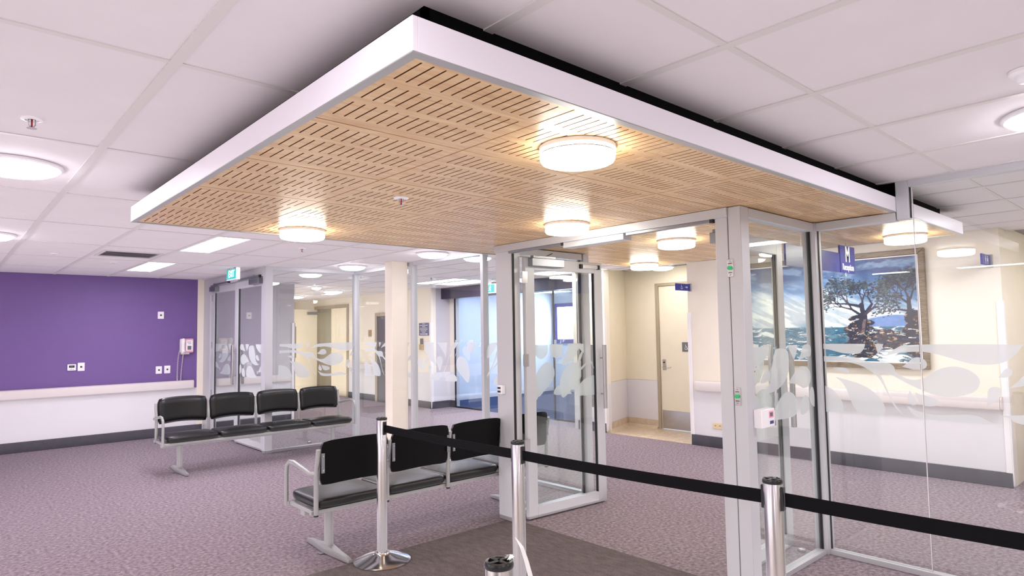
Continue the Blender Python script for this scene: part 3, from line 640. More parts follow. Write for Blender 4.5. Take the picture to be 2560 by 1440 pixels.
def film_local(pats, s0, s1, parent):
    V = [(s0, FZ0), (s1, FZ0), (s1, FZ1), (s0, FZ1)]; Fc = [[0, 1, 2, 3]]
    for p in pats:
        q = ccw(smooth_poly(p)); b = len(V); V += [(float(x), float(z)) for x, z in q]; Fc.append(list(range(b, b + len(q))))
    r = delaunay_2d_cdt([Vector(v) for v in V], [], Fc, 0, 1e-5); mb = MB(); vs = [mb.bm.verts.new((v[0], .0055, v[1])) for v in r[0]]
    for f, orig in zip(r[2], r[5]):
        if 0 in orig and len(orig) > 1: mb.bm.faces.new([vs[i] for i in f])
    for v in [v for v in mb.bm.verts if not v.link_faces]: mb.bm.verts.remove(v)
    return mb.build('frosted_film', 'film', parent, local=True)
def closer(parent, x0, x1, z0, z1, s):
    """overhead closer body with its arm; s = side of the leaf"""
    y0, y1 = sorted((s * .022, s * .085))
    b = bx('door_closer', 'alud', (x0, x1, y0, y1, z0, z1), parent, local=True, bevel=.004)
    bx('closer_plate', 'alud', (x0 + .02, x1 - .09, min(y0, y1) + .012, max(y0, y1) - .012, z1, z1 + .022), b, local=True, bevel=.002)
    MB().tube([(x1 - .18, s * .05, z1 + .025), (x1 - .12, s * .055, z1 + .052)], .009, 8, ry=.004).build('closer_arm', 'alud', b, local=True)
LH = 2.205
patsL = [[(s - 5.55, z) for s, z in p] for p in PAT_B] + [[(6.2 - s - .1, z) for s, z in reversed(p)] for p in PAT_B]
L1 = leaf('door_1', 1, (XD + .075, 3.965, 0), math.atan2(-.062, .93), .932, LH, 'open silver-framed glass door leaf on the left of the portal', -1, patsL, None)
closer(L1, .03, .40, LH - .075, LH - .005, -1)
mg = bx('magnet_keeper', 'steel', (.67, .86, -.040, -.022, LH - .06, LH - .03), L1, local=True)
bx('keeper_end', 'dark', (.64, .668, -.040, -.022, LH - .065, LH - .025), mg, local=True); bx('keeper_end', 'dark', (.862, .89, -.040, -.022, LH - .065, LH - .025), mg, local=True)
patsL += [[(s - .85, z) for s, z in p] for p in PAT_A]
patsC = [[(s - 3.62, z) for s, z in p] for p in PAT_C]
L2 = leaf('door_2', 2, (XD + .075, 2.125, 0), math.atan2(.05, .93), .93, LH, 'open silver-framed glass door leaf on the right of the portal', -1, patsC, None)
closer(L2, .03, .36, LH - .075, LH - .005, 1)
for dz in range(1):
    n_ = thing('paper_notice', 'white printed notice taped to the right glass door leaf', 'notice', (0, 0, 0))
    n_.location = L2.matrix_world.translation; n_.location = L2.location; n_.rotation_euler = L2.rotation_euler
    bx('sheet', 'paper', (.20, .50, -.0068, -.0058, 1.20, 1.46), n_, local=True)
    for k in range(6): bx('text_line', 'ink', (.25 + .02 * (k % 2), .46 - .03 * (k % 3), -.0072, -.0069, 1.405 - .033 * k, 1.416 - .033 * k), n_, local=True)

# far double doors in plane x = XP
fd = thing('door_portal', 'silver frame of the far double doors beside the purple wall', 'door frame', (XP, 10.0, 0))
bx('jamb_post', 'frame', (XP - .05, XP + .05, 10.99, 11.32, 0, ZC), fd, bevel=.002, seg=1)
bx('header_beam', 'frame', (XP - .05, XP + .05, 8.74, 10.99, 2.39, ZC), fd, bevel=.002, seg=1)
L3 = leaf('door_3', 3, (XP, 10.975, 0), -math.pi / 2 + .035, 1.06, 2.375, 'far left leaf of the glass double doors beside the purple wall', 1, [[(s - 3.6, z) for s, z in p] for p in PAT_C], None)
L4 = leaf('door_4', 4, (XP, 8.765, 0), math.pi / 2, 1.11, 2.375, 'right leaf of the far glass double doors, behind the far seats', 1, [[(s - 3.62, z) for s, z in p] for p in PAT_C], None)
closer(L4, .05, .42, 2.295, 2.372, 1); closer(L3, .03, .30, 2.295, 2.372, -1)
for y0, y1 in ((8.80, 9.62), (10.05, 10.75)):
    tr = bx('closer_track', 'alud', (XP - .08, XP - .05, y0, y1, 2.385, 2.41), fd, bevel=.002, seg=1); bx('track_end_cap', 'dark', (XP - .081, XP - .049, y0 - .004, y0 + .03, 2.383, 2.412), tr)

# cream column
bx('square_column', 'cream', (4.385, 4.625, 7.185, 7.36, 0, ZC), label='square cream column in front of the glass screen', cat='column', bevel=.006, origin=(4.5, 7.27, 0))

for x, a, b in FOYER_FILM:
    dpar = [o for o in bpy.data.objects if o.name.startswith('door_') and o.get('kind') == 'structure' and o.parent is None and o.type == 'MESH' and abs(o.bound_box[0][1] - a + .02) < .03]
    film(shift(PAT_B, a - 5.6), a, b, 1.0, 1.42, lambda s, z: (x, s, z), dpar[0])

# ------------------------------------------------------------------ beam seating
def rounded_pad(w, d, z0, z1, r, yoff=0, crown=0.012, curve=0.0, nx=12, nr=5, vertical=False):
    """upholstered pad: super-elliptic outline, soft edge, slight crown; vertical pads stand on edge"""
    mb = MB(); N = 48; out = []
    for k in range(N):
        a = 2 * math.pi * k / N; c, s = math.cos(a), math.sin(a); p = 0.28
        out.append((abs(c) ** p * (1 if c >= 0 else -1), abs(s) ** p * (1 if s >= 0 else -1)))
    th = z1 - z0; rings = []
    lay = [(0, -r * .9), (th * .12, -r * .25), (th * .35, 0), (th * .65, 0), (th * .86, -r * .3), (th * .97, -r * .95), (th + crown * .5, -min(w, d) * .25), (th + crown, -min(w, d) * .42)]
    for h, ins in lay:
        ring = []
        for u, v in out:
            x = u * (w / 2 + ins); y = v * (d / 2 + ins)
            if vertical: ring.append((x, -(h) - curve * (1 - (2 * x / w) ** 2) * -1, (z0 + d / 2 + y) if False else y))
            else: ring.append((x, y, z0 + h))
        rings.append(ring)
    mb.ring(rings); return mb
def bench(name, label, loc, rz, pitch):
    """4 seats, posts at x = 0 .. 4*pitch along local x, sitting towards local -y"""
    t = thing(name, label, 'bench', loc, rz, group='beam seats of four in the waiting area'); L = 4 * pitch
    for k in range(4):
        cx = (k + .5) * pitch
        mb = rounded_pad(pitch - .008, .475, .376, .447, .03, crown=.014); mb.bm.transform(Matrix.Translation((cx, -.225, 0)))
        sx_ = mb.build('seat_cushion', 'vinylblk', t, local=True, smooth=60)
        bx('seat_pan', 'alu', (cx - pitch / 2 + .03, cx + pitch / 2 - .03, -.41, -.04, .366, .378), t, local=True)
        # backrest: grid surface, curved around the sitter, leaning back
        w, h, th = pitch - .040, .305, .05; nx, nz = 14, 8; mb = MB(); fr, bk = [], []
        for j in range(nz + 1):
            v = -1 + 2 * j / nz; rf, rb = [], []
            for i in range(nx + 1):
                u = -1 + 2 * i / nx
                # superellipse outline
                e = max(0.0, abs(v) - .72) / .28; wx = (w / 2) * (1 - .055 * e ** 2.2) 
                x = cx + u * wx; zz = .540 + h / 2 + v * h / 2 * (1 - .05 * max(0, abs(u) - .8) / .2) + (-.018 * (1 - u * u) * -1 if v < 0 else .012 * (1 - u * u)) 
                lean = .045 + .09 * (zz - .545)
                yb = lean - .035 + .035 * (1 - u * u) * 1.0
                edge = max(abs(u), abs(v)); soft = th * (1 if edge < .8 else max(.25, 1 - ((edge - .8) / .2) ** 2 * .75))
                rf.append((x, yb - soft, zz)); rb.append((x, yb + .006, zz))
            fr.append(rf); bk.append(rb)
        F1 = [[mb.bm.verts.new(p) for p in r] for r in fr]; B1 = [[mb.bm.verts.new(p) for p in r] for r in bk]
        for j in range(nz):
            for i in range(nx):
                mb.bm.faces.new((F1[j][i], F1[j][i+1], F1[j+1][i+1], F1[j+1][i]))
        for (a, b) in [((0, i), (0, i+1)) for i in range(nx)] + [((j, nx), (j+1, nx)) for j in range(nz)] + [((nz, i+1), (nz, i)) for i in reversed(range(nx))] + [((j+1, 0), (j, 0)) for j in reversed(range(nz))]:
            mb.bm.faces.new((F1[a[0]][a[1]], B1[a[0]][a[1]], B1[b[0]][b[1]], F1[b[0]][b[1]]))
        bk_o = mb.build('backrest', 'vinylblk', t, local=True, smooth=60)
        mb = MB(); B2 = [[mb.bm.verts.new((p[0], p[1] + .004, p[2])) for p in r] for r in bk]
        for j in range(nz):
            for i in range(nx): mb.bm.faces.new((B2[j][i], B2[j+1][i], B2[j+1][i+1], B2[j][i+1]))
        mb.build('back_shell', 'blackback', bk_o, local=True, smooth=60)
    for k in range(5):
        x = k * pitch
        p = MB().tube([(x, .0, .345), (x, .0, .60), (x, .004, .655), (x, .022, .71), (x, .034, .79)], .0165, 10, ry=.0165).build('back_post', 'alu', t, local=True, smooth=60)
        for s in ([-1] if k == 4 else [1] if k == 0 else [-1, 1]):
            b = bx('post_bracket', 'alud', (x + s * .028 - .012, x + s * .028 + .012, .044, .050, .63, .765), p, local=True, bevel=.002)
            mb = MB()
            for z in (.65, .745): mb.tube([(x + s * .028, .049, z), (x + s * .028, .054, z)], .006, 8)
            mb.build('bracket_screw', 'steel', b, local=True)
        MB().tube([(x, 0, .335), (x, 0, .346)], .017, 10).build('post_cap', 'dark', p, local=True)
    for s, x in ((-1, 0), (1, L)):
        xo = x + s * .03
        MB().tube([(x, 0, .625), (xo, -.035, .62), (xo, -.10, .635), (xo, -.30, .665), (xo, -.375, .66), (xo, -.415, .63), (xo, -.425, .58), (xo, -.425, .345)], .0145, 10, ry=.0165).build('armrest', 'alu', t, local=True, smooth=60)
    for y in (-.03, -.41): bx('beam_rail', 'alu', (-.03, L + .03, y - .016, y + .016, .345, .372), t, local=True, bevel=.004)
    bx('beam_rail', 'alu', (-.0, L, -.255, -.185, .30, .352), t, local=True, bevel=.006)
    for k in (0, 4): bx('cross_rail', 'alu', (k * pitch - .018, k * pitch + .018, -.41, -.03, .348, .372), t, local=True, bevel=.003)
    for x in (.20, L - .20):
        lg = MB().tube([(x, -.22, .05), (x, -.22, .31)], .045, 16, ry=.028).build('leg_column', 'alu', t, local=True, smooth=60)
        mb = MB(); prof = [(-.55, .018, .020), (-.50, .024, .030), (-.40, .030, .036), (-.30, .040, .046), (-.22, .044, .058), (-.14, .040, .046), (-.04, .030, .036), (.06, .024, .030), (.11, .018, .020)]
        mb.ring([[(x - w_, y, .006), (x - w_, y, h_ * .55 + .004), (x - w_ * .6, y, h_ + .006), (x + w_ * .6, y, h_ + .006), (x + w_, y, h_ * .55 + .004), (x + w_, y, .006)] for y, w_, h_ in prof])
        mb.build('foot', 'alu', lg, local=True, smooth=40)
        bx('floor_bracket', 'alud', (x - .075, x + .075, -.245, -.20, 0.0, .008), lg, local=True)
    return t
bench('beam_seat', 'row of four black padded seats facing the viewer, before the far glass doors', (1.965, 8.47, 0), 0, .581)
bench('beam_seat', 'nearer row of four black seats seen from behind, beside the queue barrier', (4.19, 4.21, 0), math.pi, .556)

# ------------------------------------------------------------------ queue barrier
def stanchion(x, y, label, slot_dirs, base=True):
    t = thing('barrier_post', label, 'barrier post', (x, y, .0045), group='chrome queue barrier posts')
    MB().lathe([(.195, 0), (.195, .008), (.185, .014), (.12, .034), (.07, .052), (.052, .060), (.050, .066), (.001, .066)], 0, 0, 64).build('base_plate', 'chrome', t, local=True, smooth=50)
    MB().lathe([(.0355, .060), (.0355, .968), (.034, .970), (.001, .970)], 0, 0, 40).build('tube', 'steel', t, local=True, smooth=50)
    c = MB().lathe([(.037, .968), (.0385, .970), (.0385, .978), (.035, .984), (.028, .985), (.026, .979), (.001, .979)], 0, 0, 40).build('head_cap', 'cap', t, local=True, smooth=40)
    mb = MB(); mb.box(-.034, .034, -.006, .006, .978, .986); mb.box(-.006, .006, -.034, .034, .978, .986); mb.build('cap_cross', 'cap', c, local=True, bevel=.002)
    for a in slot_dirs:
        mb = MB(); mb.box(.030, .044, -.013, .013, .868, .958); mb.bm.transform(Matrix.Rotation(a, 4, 'Z')); mb.build('belt_socket', 'cap', t, local=True, bevel=.003)
    return t
P1, P2, P3, P4 = (2.345, 3.985), (2.345, 2.572), (2.437, 1.205), (2.53, -.15)
ang = lambda a, b: math.atan2(b[1] - a[1], b[0] - a[0])
stanchion(*P1, 'leftmost full-height steel barrier post with polished round base, beside the near seats', [ang(P1, P2)])
stanchion(*P2, 'second barrier post from the left, standing before the left door jamb', [ang(P2, P1), ang(P2, P3)])
stanchion(*P3, 'third and rightmost barrier post in view, before the right door jamb', [ang(P3, P2), ang(P3, P4)])
stanchion(*P4, 'barrier post outside the right border that ends the last belt', [ang(P4, P3)])
stanchion(1.093, 1.278, 'barrier post with only its black head visible at the bottom border', [])
def belt(a, b, label, sag=.006):
    mb = MB(); d = Vector((b[0] - a[0], b[1] - a[1], 0)); L = d.length; d.normalize(); nrm = Vector((-d.y, d.x, 0)); rings = []
    for k in range(17):
        s = .046 + (L - .092) * k / 16; z = .915 - sag * 4 * (k / 16) * (1 - k / 16); p = Vector((a[0], a[1], 0)) + d * s
        q = []
        for v in range(9): q.append(p + nrm * (.0012 + .0006 * (v % 2)) + Vector((0, 0, z - .026 + .052 * v / 8)))
        for v in range(8, -1, -1): q.append(p - nrm * (.0012 + .0006 * (v % 2)) + Vector((0, 0, z - .026 + .052 * v / 8)))
        rings.append(q)
    mb.ring(rings); o = Vector((a[0], a[1], .915))
    return mb.build('barrier_belt', 'belt', origin=o, label=label, cat='belt', group='black webbing belts of the queue barrier')
belt(P1, P2, 'black belt between the leftmost post and the second post')
belt(P2, P3, 'long black belt crossing the open doorway between second and third post')
belt(P3, P4, 'black belt running off to the right border')
tg = thing('paper_tag', 'thin white paper strip sticking up beside the lowest post head', 'paper', (1.12, 1.25, .9))
mb = MB(); rp = [(1.128, 1.252, 1.045, .001), (1.139, 1.240, 1.02, .006), (1.147, 1.232, .985, .007), (1.155, 1.224, .94, .008), (1.161, 1.216, .86, .009)]
mb.ring([[(x - h_, y, z), (x + h_, y, z), (x + h_, y - .0006, z), (x - h_, y - .0006, z)] for x, y, z, h_ in rp]); mb.build('strip', 'paper', tg)
mb = MB()
for k in range(7):
    a = k * 1.7; mb.face([(1.115 + .012 * math.cos(a), 1.262 + .012 * math.sin(a), .9915), (1.115 + .014 * math.cos(a + 1.3), 1.262 + .014 * math.sin(a + 1.3), .999), (1.115 + .004 * math.cos(a + 3), 1.262, 1.003)])
mb.build('crumpled_end', 'paper', tg)
# entry mat
MB().prism([(.1, -.2), (3.595, -.2), (3.595, 2.12), (3.655, 2.12), (3.655, 3.97), (3.595, 3.97), (3.595, 4.10), (.1, 4.10)], 'z', .0003, .004).build('entry_mat', 'mat', label='flat dark grey-brown entry mat in front of the doorway', cat='mat', origin=(1.9, 2, 0))

# ------------------------------------------------------------------ handrails on walls
def rail_y(x, y0, y1, label, cap=(True, True)):
    t = thing('crash_rail', label, 'wall rail', (x, (y0 + y1) / 2, .8))
    prof = [(x, .845), (x, .868), (x - .055, .868), (x - .072, .856), (x - .078, .84), (x - .078, .765), (x - .072, .748), (x - .055, .738), (x, .738)]
    MB().prism(prof, 'y', y0 + .02, y1 - .02).build('rail_profile', 'rail', t, smooth=30)
    for a, b in ((y0, y0 + .02), (y1 - .02, y1)): MB().prism(prof, 'y', a, b).build('end_cap', 'rail', t, bevel=.008)
def rail_x(y, x0, x1, label):
    t = thing('crash_rail', label, 'wall rail', ((x0 + x1) / 2, y, .8))
    prof = [(y, .845), (y, .872), (y - .055, .872), (y - .072, .860), (y - .078, .84), (y - .078, .765), (y - .072, .748), (y - .055, .738), (y, .738)]
    MB().prism(prof, 'x', x0 + .02, x1 - .02).build('rail_profile', 'rail', t, smooth=30)
    for a, b in ((x0, x0 + .02), (x1 - .02, x1)): MB().prism(prof, 'x', a, b).build('end_cap', 'rail', t, bevel=.008)
rail_x(YP, -4.3, 3.155, 'long cream bumper rail along the purple wall')
rail_x(11.445, 3.42, 4.84, 'cream bumper rail on the wall seen through the far doors')
rail_y(XR - .004, 1.46, 4.82, 'cream bumper rail below the painting')
rail_y(XR - .004, 13.36, 14.62, 'cream bumper rail between dark door and cream double doors')
rail_y(9.196, -.5, 1.4, 'cream bumper rail in the recess at the right border')

# ------------------------------------------------------------------ fittings on the purple wall
def wplate(x, z, w, h, label, group='socket plates on the purple wall', y=YP, knob=True):
    t = thing('wall_socket', label, 'wall socket', (x, y, z), group=group)
    bx('cover_plate', 'plastic', (-w / 2, w / 2, -.014, 0, -h / 2, h / 2), t, local=True, bevel=.004)
    if knob:
        MB().tube([(0, -.014, 0), (0, -.02, 0)], .014, 14).build('round_insert', 'dark', t, local=True)
        MB().tube([(.004, -.018, -.003), (.012, -.024, -.010)], .005, 8).build('plug_pin', 'steel', t, local=True)
wplate(2.664, 1.926, .088, .115, 'white socket plate high on the purple wall')
wplate(1.615, 1.157, .087, .122, 'white socket plate right of the small display')
wplate(2.649, 1.057, .088, .118, 'left plate of the socket pair beside the phone cord')
wplate(2.770, 1.060, .088, .122, 'right plate of the socket pair beside the phone cord')
t = thing('wall_thermostat', 'white wall controller with dark display on the purple wall', 'thermostat', (1.498, YP, 1.154))
bx('case', 'plastic', (-.052, .052, -.022, 0, -.046, .046), t, local=True, bevel=.005)
bx('display', 'dark', (-.034, .034, -.024, -.021, -.004, .030), t, local=True)
bx('display_digits', 'ink', (-.022, .020, -.0248, -.0238, .008, .020), t, local=True)
for k in (-1, 0, 1): bx('push_button', 'ink', (k * .018 - .005, k * .018 + .005, -.025, -.021, -.03, -.022), t, local=True)
t = thing('wall_phone', 'cream wall telephone with pink-edged card and curly cord', 'telephone', (3.04, YP, 1.42))
bx('phone_body', 'rail', (-.10, .10, -.075, 0, -.10, .125), t, local=True, bevel=.018, seg=3)
bx('phone_foot', 'rail', (-.085, .045, -.055, 0, -.128, -.10), t, local=True, bevel=.006)
h_ = MB().tube([(-.068, -.10, -.095), (-.068, -.118, -.075), (-.068, -.112, -.04), (-.068, -.108, .04), (-.068, -.118, .085), (-.068, -.10, .118)], [.026, .034, .022, .022, .034, .026], 14).build('handset', 'offwhite', t, local=True, smooth=60)
cd = bx('instruction_card', 'pink', (-.025, .088, -.0785, -.0745, -.092, .118), t, local=True)
bx('card_paper', 'paper', (-.018, .080, -.0795, -.078, -.070, .098), cd, local=True)
for k in range(3): bx('text_line', 'ink', (-.005 + .01 * k, .06, -.0802, -.0794, .072 - .018 * k, .078 - .018 * k), cd, local=True)
bx('keypad', 'ink', (.005, .062, -.082, -.079, -.055, .008), cd, local=True)
pts = []
path = [Vector((-.10, -.06, -.03)), Vector((-.125, -.05, -.20)), Vector((-.132, -.045, -.45)), Vector((-.13, -.06, -.56)), Vector((-.105, -.065, -.585)), Vector((-.085, -.05, -.56)), Vector((-.075, -.045, -.40)), Vector((-.055, -.04, -.20)), Vector((-.045, -.03, -.125))]
def spl(t_):
    n = len(path) - 1; i = min(int(t_ * n), n - 1); u = t_ * n - i
    p0, p1, p2, p3 = path[max(i-1, 0)], path[i], path[i+1], path[min(i+2, n)]
    return .5 * ((2 * p1) + (p2 - p0) * u + (2 * p0 - 5 * p1 + 4 * p2 - p3) * u * u + (3 * p1 - p0 - 3 * p2 + p3) * u ** 3)
turns = 80
for k in range(turns * 6 + 1):
    s = k / (turns * 6); c = spl(s); a = 2 * math.pi * s * turns; pts.append(c + Vector((math.cos(a) * .0085, math.sin(a) * .0085, 0)))
MB().tube(pts, .003, 4).build('curly_cord', 'rail', t, local=True, smooth=60)

# ------------------------------------------------------------------ exit signs
def man(parent, f, s, m='exitw'):
    """running figure; f(u, v) -> point on the sign face"""
    def bar(a, b, w_):
        a, b = Vector(a), Vector(b); d = (b - a).normalized(); n = Vector((-d.y, d.x)) * w_
        mb.face([f(*(a + n) * s), f(*(b + n) * s), f(*(b - n) * s), f(*(a - n) * s)])
    mb = MB(); mb.face([f((.10 + .10 * math.cos(k * .628)) * s, (.80 + .10 * math.sin(k * .628)) * s) for k in range(10)])
    bar((0, .66), (-.12, .25), .10); bar((-.10, .28), (.16, .05), .06); bar((.14, .06), (.10, -.30), .055); bar((-.12, .28), (-.25, -.02), .06); bar((-.25, 0), (-.5, -.08), .05); bar((.02, .60), (.26, .42), .045); bar((-.02, .6), (-.26, .45), .045); bar((-.26, .45), (-.30, .22), .04)
    return mb.build('running_figure', m, parent)
ex = thing('exit_sign', 'glowing green EXIT sign hanging before the far double doors', 'exit sign', (3.03, 9.17, ZC))
bx('sign_box', 'plastic', (3.03, 3.07, 8.97, 9.37, 2.352, 2.508), ex, bevel=.003)
bx('sign_face', 'exitg', (3.026, 3.031, 8.99, 9.355, 2.366, 2.500), ex)
text_mesh('EXIT', .135, 'exit_letters', 'exitw', ex, (3.0245, 9.155, 2.433), (R(90), 0, R(-90)), ext=.0008, sx=.88, bold=.003)
bx('lit_end', 'exitw', (3.026, 3.074, 8.955, 8.972, 2.35, 2.51), ex)
bx('ceiling_bracket', 'plastic', (3.035, 3.065, 9.1, 9.24, 2.505, ZC), ex)
ex = thing('exit_sign', 'green sign with running figure before the dark beam beyond the glass', 'exit sign', (7.25, 8.66, ZC))
bx('sign_box', 'exitw', (7.25, 7.29, 8.47, 8.87, 2.26, 2.425), ex, bevel=.003)
bx('sign_face', 'exitg', (7.246, 7.251, 8.495, 8.845, 2.275, 2.412), ex)
man(ex, lambda u, v: (7.2445, 8.60 - u, 2.315 + v), .09)
mb = MB()
for q in ([(8.81, 2.335), (8.75, 2.335), (8.75, 2.355), (8.81, 2.355)], [(8.76, 2.32), (8.72, 2.345), (8.76, 2.37)]): mb.face([(7.2445, a, b) for a, b in q])
mb.build('arrow', 'exitw', ex)
bx('ceiling_bracket', 'plastic', (7.26, 7.28, 8.6, 8.74, 2.42, ZC - .008), ex)

# ------------------------------------------------------------------ symbols and wall signs
def wheelchair(parent, f, s, m='sgnwhite', name='wheelchair_symbol'):
    mb = MB(); w_ = .055
    def bar(a, b, w_=w_):
        a, b = Vector(a), Vector(b); d = (b - a).normalized(); n = Vector((-d.y, d.x)) * w_; a -= d * w_ * .6; b += d * w_ * .6
        mb.face([f(*((a + n) * s)), f(*((b + n) * s)), f(*((b - n) * s)), f(*((a - n) * s))])
    mb.face([f((-.12 + .11 * math.cos(k * .628)) * s, (.86 + .11 * math.sin(k * .628)) * s) for k in range(10)])
    bar((-.10, .68), (-.04, .18)); bar((-.08, .45), (.26, .45), .045); bar((-.04, .18), (.34, .18)); bar((.34, .18), (.50, -.32)); bar((.50, -.34), (.64, -.28), .045)
    c = (0.0, -.08); r = .42
    for k in range(16):
        a0, a1 = R(150 + k * 12.5), R(150 + (k + 1) * 12.5)
        mb.face([f((c[0] + q * math.cos(a)) * s, (c[1] + q * math.sin(a)) * s) for a, q in ((a0, r), (a1, r), (a1, r - .10), (a0, r - .10))])
    return mb.build(name, m, parent)
t = thing('toilet_direction_sign', 'small blue wheelchair and arrow sign projecting beside the alcove', 'sign', (XR, 4.88, 2.14))
bx('sign_board', 'blue', (7.36, 7.70, 4.872, 4.888, 2.095, 2.19), t, bevel=.002)
bx('end_bracket', 'alu', (7.695, XR, 4.862, 4.898, 2.088, 2.198), t, bevel=.002)
wheelchair(t, lambda u, v: (7.49 + u, 4.8705, 2.135 + v), .042)
mb = MB(); yy = 4.8705
for q in ([(7.575, 2.139), (7.625, 2.139), (7.625, 2.147), (7.575, 2.147)], [(7.615, 2.125), (7.615, 2.161), (7.640, 2.143)]): mb.face([(a, yy, b) for a, b in q])
mb.build('arrow', 'sgnwhite', t)
t = thing('restroom_sign', 'small blue projecting toilet sign with two figures right of the painting', 'sign', (XR, 1.50, 2.19))
bx('sign_board', 'blue', (7.38, XR - .01, 1.492, 1.508, 2.145, 2.25), t, bevel=.002)
bx('end_bracket', 'alu', (XR - .03, XR, 1.475, 1.525, 2.135, 2.26), t, bevel=.002)
for k, x in enumerate((7.51, 7.585)):
    mb = MB(); y = 1.4905
    mb.face([(x + .009 * math.cos(a * .785), y, 2.231 + .009 * math.sin(a * .785)) for a in range(8)]); mb.face([(x - .014, y, 2.218), (x + .014, y, 2.218), (x + (.018 if k else .010), y, 2.185), (x - (.018 if k else .010), y, 2.185)])
    mb.face([(x - .008, y, 2.185), (x - .001, y, 2.185), (x - .002, y, 2.158), (x - .007, y, 2.158)]); mb.face([(x + .001, y, 2.185), (x + .008, y, 2.185), (x + .007, y, 2.158), (x + .002, y, 2.158)])
    mb.build('figure_symbol', 'sgnwhite', t)
t = thing('reception_sign', 'blue hanging sign reading M Reception beyond the right glass', 'sign', (5.9, 2.2, ZB))
bx('sign_panel', 'blue', (5.835, 6.165, 2.192, 2.208, 2.045, 2.285), t, bevel=.002)
bx('sign_board', 'blue', (4.80, 5.835, 2.196, 2.212, 2.045, 2.215), t, bevel=.002)
for x in (5.1, 6.0): MB().tube([(x, 2.204, 2.21), (x, 2.204, ZB - .005)], .004, 8).build('hanger_rod', 'steel', t)
text_mesh('M', .185, 'letter_m', 'sgnwhite', t, (5.995, 2.1905, 2.205), (R(90), 0, 0), sx=.72, bold=.006)
text_mesh('Reception', .078, 'sign_lettering', 'sgnwhite', t, (6.0, 2.1905, 2.095), (R(90), 0, 0), sx=.80, bold=.0018)
t = thing('direction_board', 'dark blue notice board with white lines and arrow on the far wall', 'sign', (XR, 11.36, 1.66))
bx('sign_board', 'navy', (XR - .012, XR - .001, 11.18, 11.54, 1.525, 1.79), t, bevel=.002)
for k, w_ in enumerate((.05, .15, .06, .14, .14, .10, .06)): bx('text_line', 'sgnwhite', (XR - .0145, XR - .012, 11.36 - w_, 11.36 + w_, 1.765 - .03 * k, 1.773 - .03 * k), t)
mb = MB(); x = XR - .0135
for q in ([(11.50, 1.547), (11.25, 1.547), (11.25, 1.560), (11.50, 1.560)], [(11.26, 1.538), (11.21, 1.5535), (11.26, 1.569)]): mb.face([(x, a, b) for a, b in q])
mb.build('arrow', 'sgnwhite', t)
t = thing('wall_dispenser', 'small brown wall dispenser below the dark blue notice board', 'dispenser', (XR, 11.42, 1.35))
bx('dispenser_body', 'brown', (XR - .06, XR - .001, 11.38, 11.48, 1.22, 1.34), t, bevel=.006); bx('dispenser_spout', 'dgrey', (XR - .05, XR - .01, 11.39, 11.45, 1.34, 1.46), t, bevel=.004)
t = thing('call_plate', 'brown steel call plate on the wall left of the dark door', 'wall plate', (XR, 13.64, 1.59))
bx('plate', 'brown', (XR - .012, XR - .001, 13.57, 13.71, 1.51, 1.67), t, bevel=.002)
for z in (1.555, 1.62): MB().tube([(XR - .012, 13.64, z), (XR - .018, 13.64, z)], .018, 12).build('push_button', 'steel', t)

# ------------------------------------------------------------------ doors of the far corridor and alcove
d = struct('door_5', 'dgrey', (XR - .045, XR - .004, 12.25, 13.22, 0, 1.98)); 
for a, b, z0, z1 in ((12.17, 12.25, 0, 2.06), (13.22, 13.30, 0, 2.06), (12.25, 13.22, 1.98, 2.06)): bx('door_frame', 'taupe', (XR - .07, XR - .004, a, b, z0, z1), d, bevel=.003)
bx('door_seam', 'gasket', (XR - .048, XR - .046, 12.73, 12.74, 0.01, 1.98), d)
fr = struct('door_6', 'taupe', (XR - .03, XR + .1, 14.70, 14.78, 0, 2.34), bevel=.003)
bx('door_frame', 'taupe', (XR - .03, XR + .1, 16.54, 16.62, 0, 2.34), fr); bx('door_frame', 'taupe', (XR - .03, XR + .1, 14.78, 16.54, 2.26, 2.34), fr)
bx('door_leaf', 'doorcream', (XR, XR + .04, 14.785, 15.66, .01, 2.255), fr, bevel=.003)
for z in (.4, 1.25, 1.75, 2.05): bx('hinge', 'steel', (XR - .012, XR + .002, 14.775, 14.80, z - .05, z + .05), fr)
lf = thing('open_door_leaf', 'cream door leaf standing open with a narrow glass slot and closer, far corridor', 'door', (XR - .01, 16.5, 0), R(184))
lf['kind'] = 'structure'; lf.name = 'door_7'
W_ = .93
for q in ((0, W_ - .32, .01, 2.255), (W_ - .17, W_, .01, 2.255), (W_ - .32, W_ - .17, .01, .98), (W_ - .32, W_ - .17, 1.80, 2.255)): bx('leaf_board', 'doorcream', (q[0], q[1], -.02, .02, q[2], q[3]), lf, local=True)
bx('vision_pane', 'glass', (W_ - .32, W_ - .17, -.003, .003, .98, 1.80), lf, local=True)
for q in ((W_ - .325, W_ - .31, .975, 1.805), (W_ - .18, W_ - .165, .975, 1.805)): bx('vision_frame', 'taupe', (q[0], q[1], -.023, .023, q[2], q[3]), lf, local=True)
bx('door_closer', 'alud', (.03, .30, .02, .075, 2.12, 2.19), lf, local=True, bevel=.004)
bx('door_handle', 'steel', (W_ - .10, W_ - .05, .02, .05, .95, 1.20), lf, local=True, bevel=.004)
# room behind the double doors
struct('wall_store', 'cream', (9.4, 9.5, 14.2, 17.2, 0, ZC)); struct('wall_store', 'tan', (XR + .12, 9.4, 14.2, 14.3, 0, ZC)); struct('wall_store', 'tan', (XR + .12, 9.4, 17.1, 17.2, 0, ZC)); struct('floor', 'vinyl', (XR, 9.5, 14.2, 17.2, -.03, 0.001))
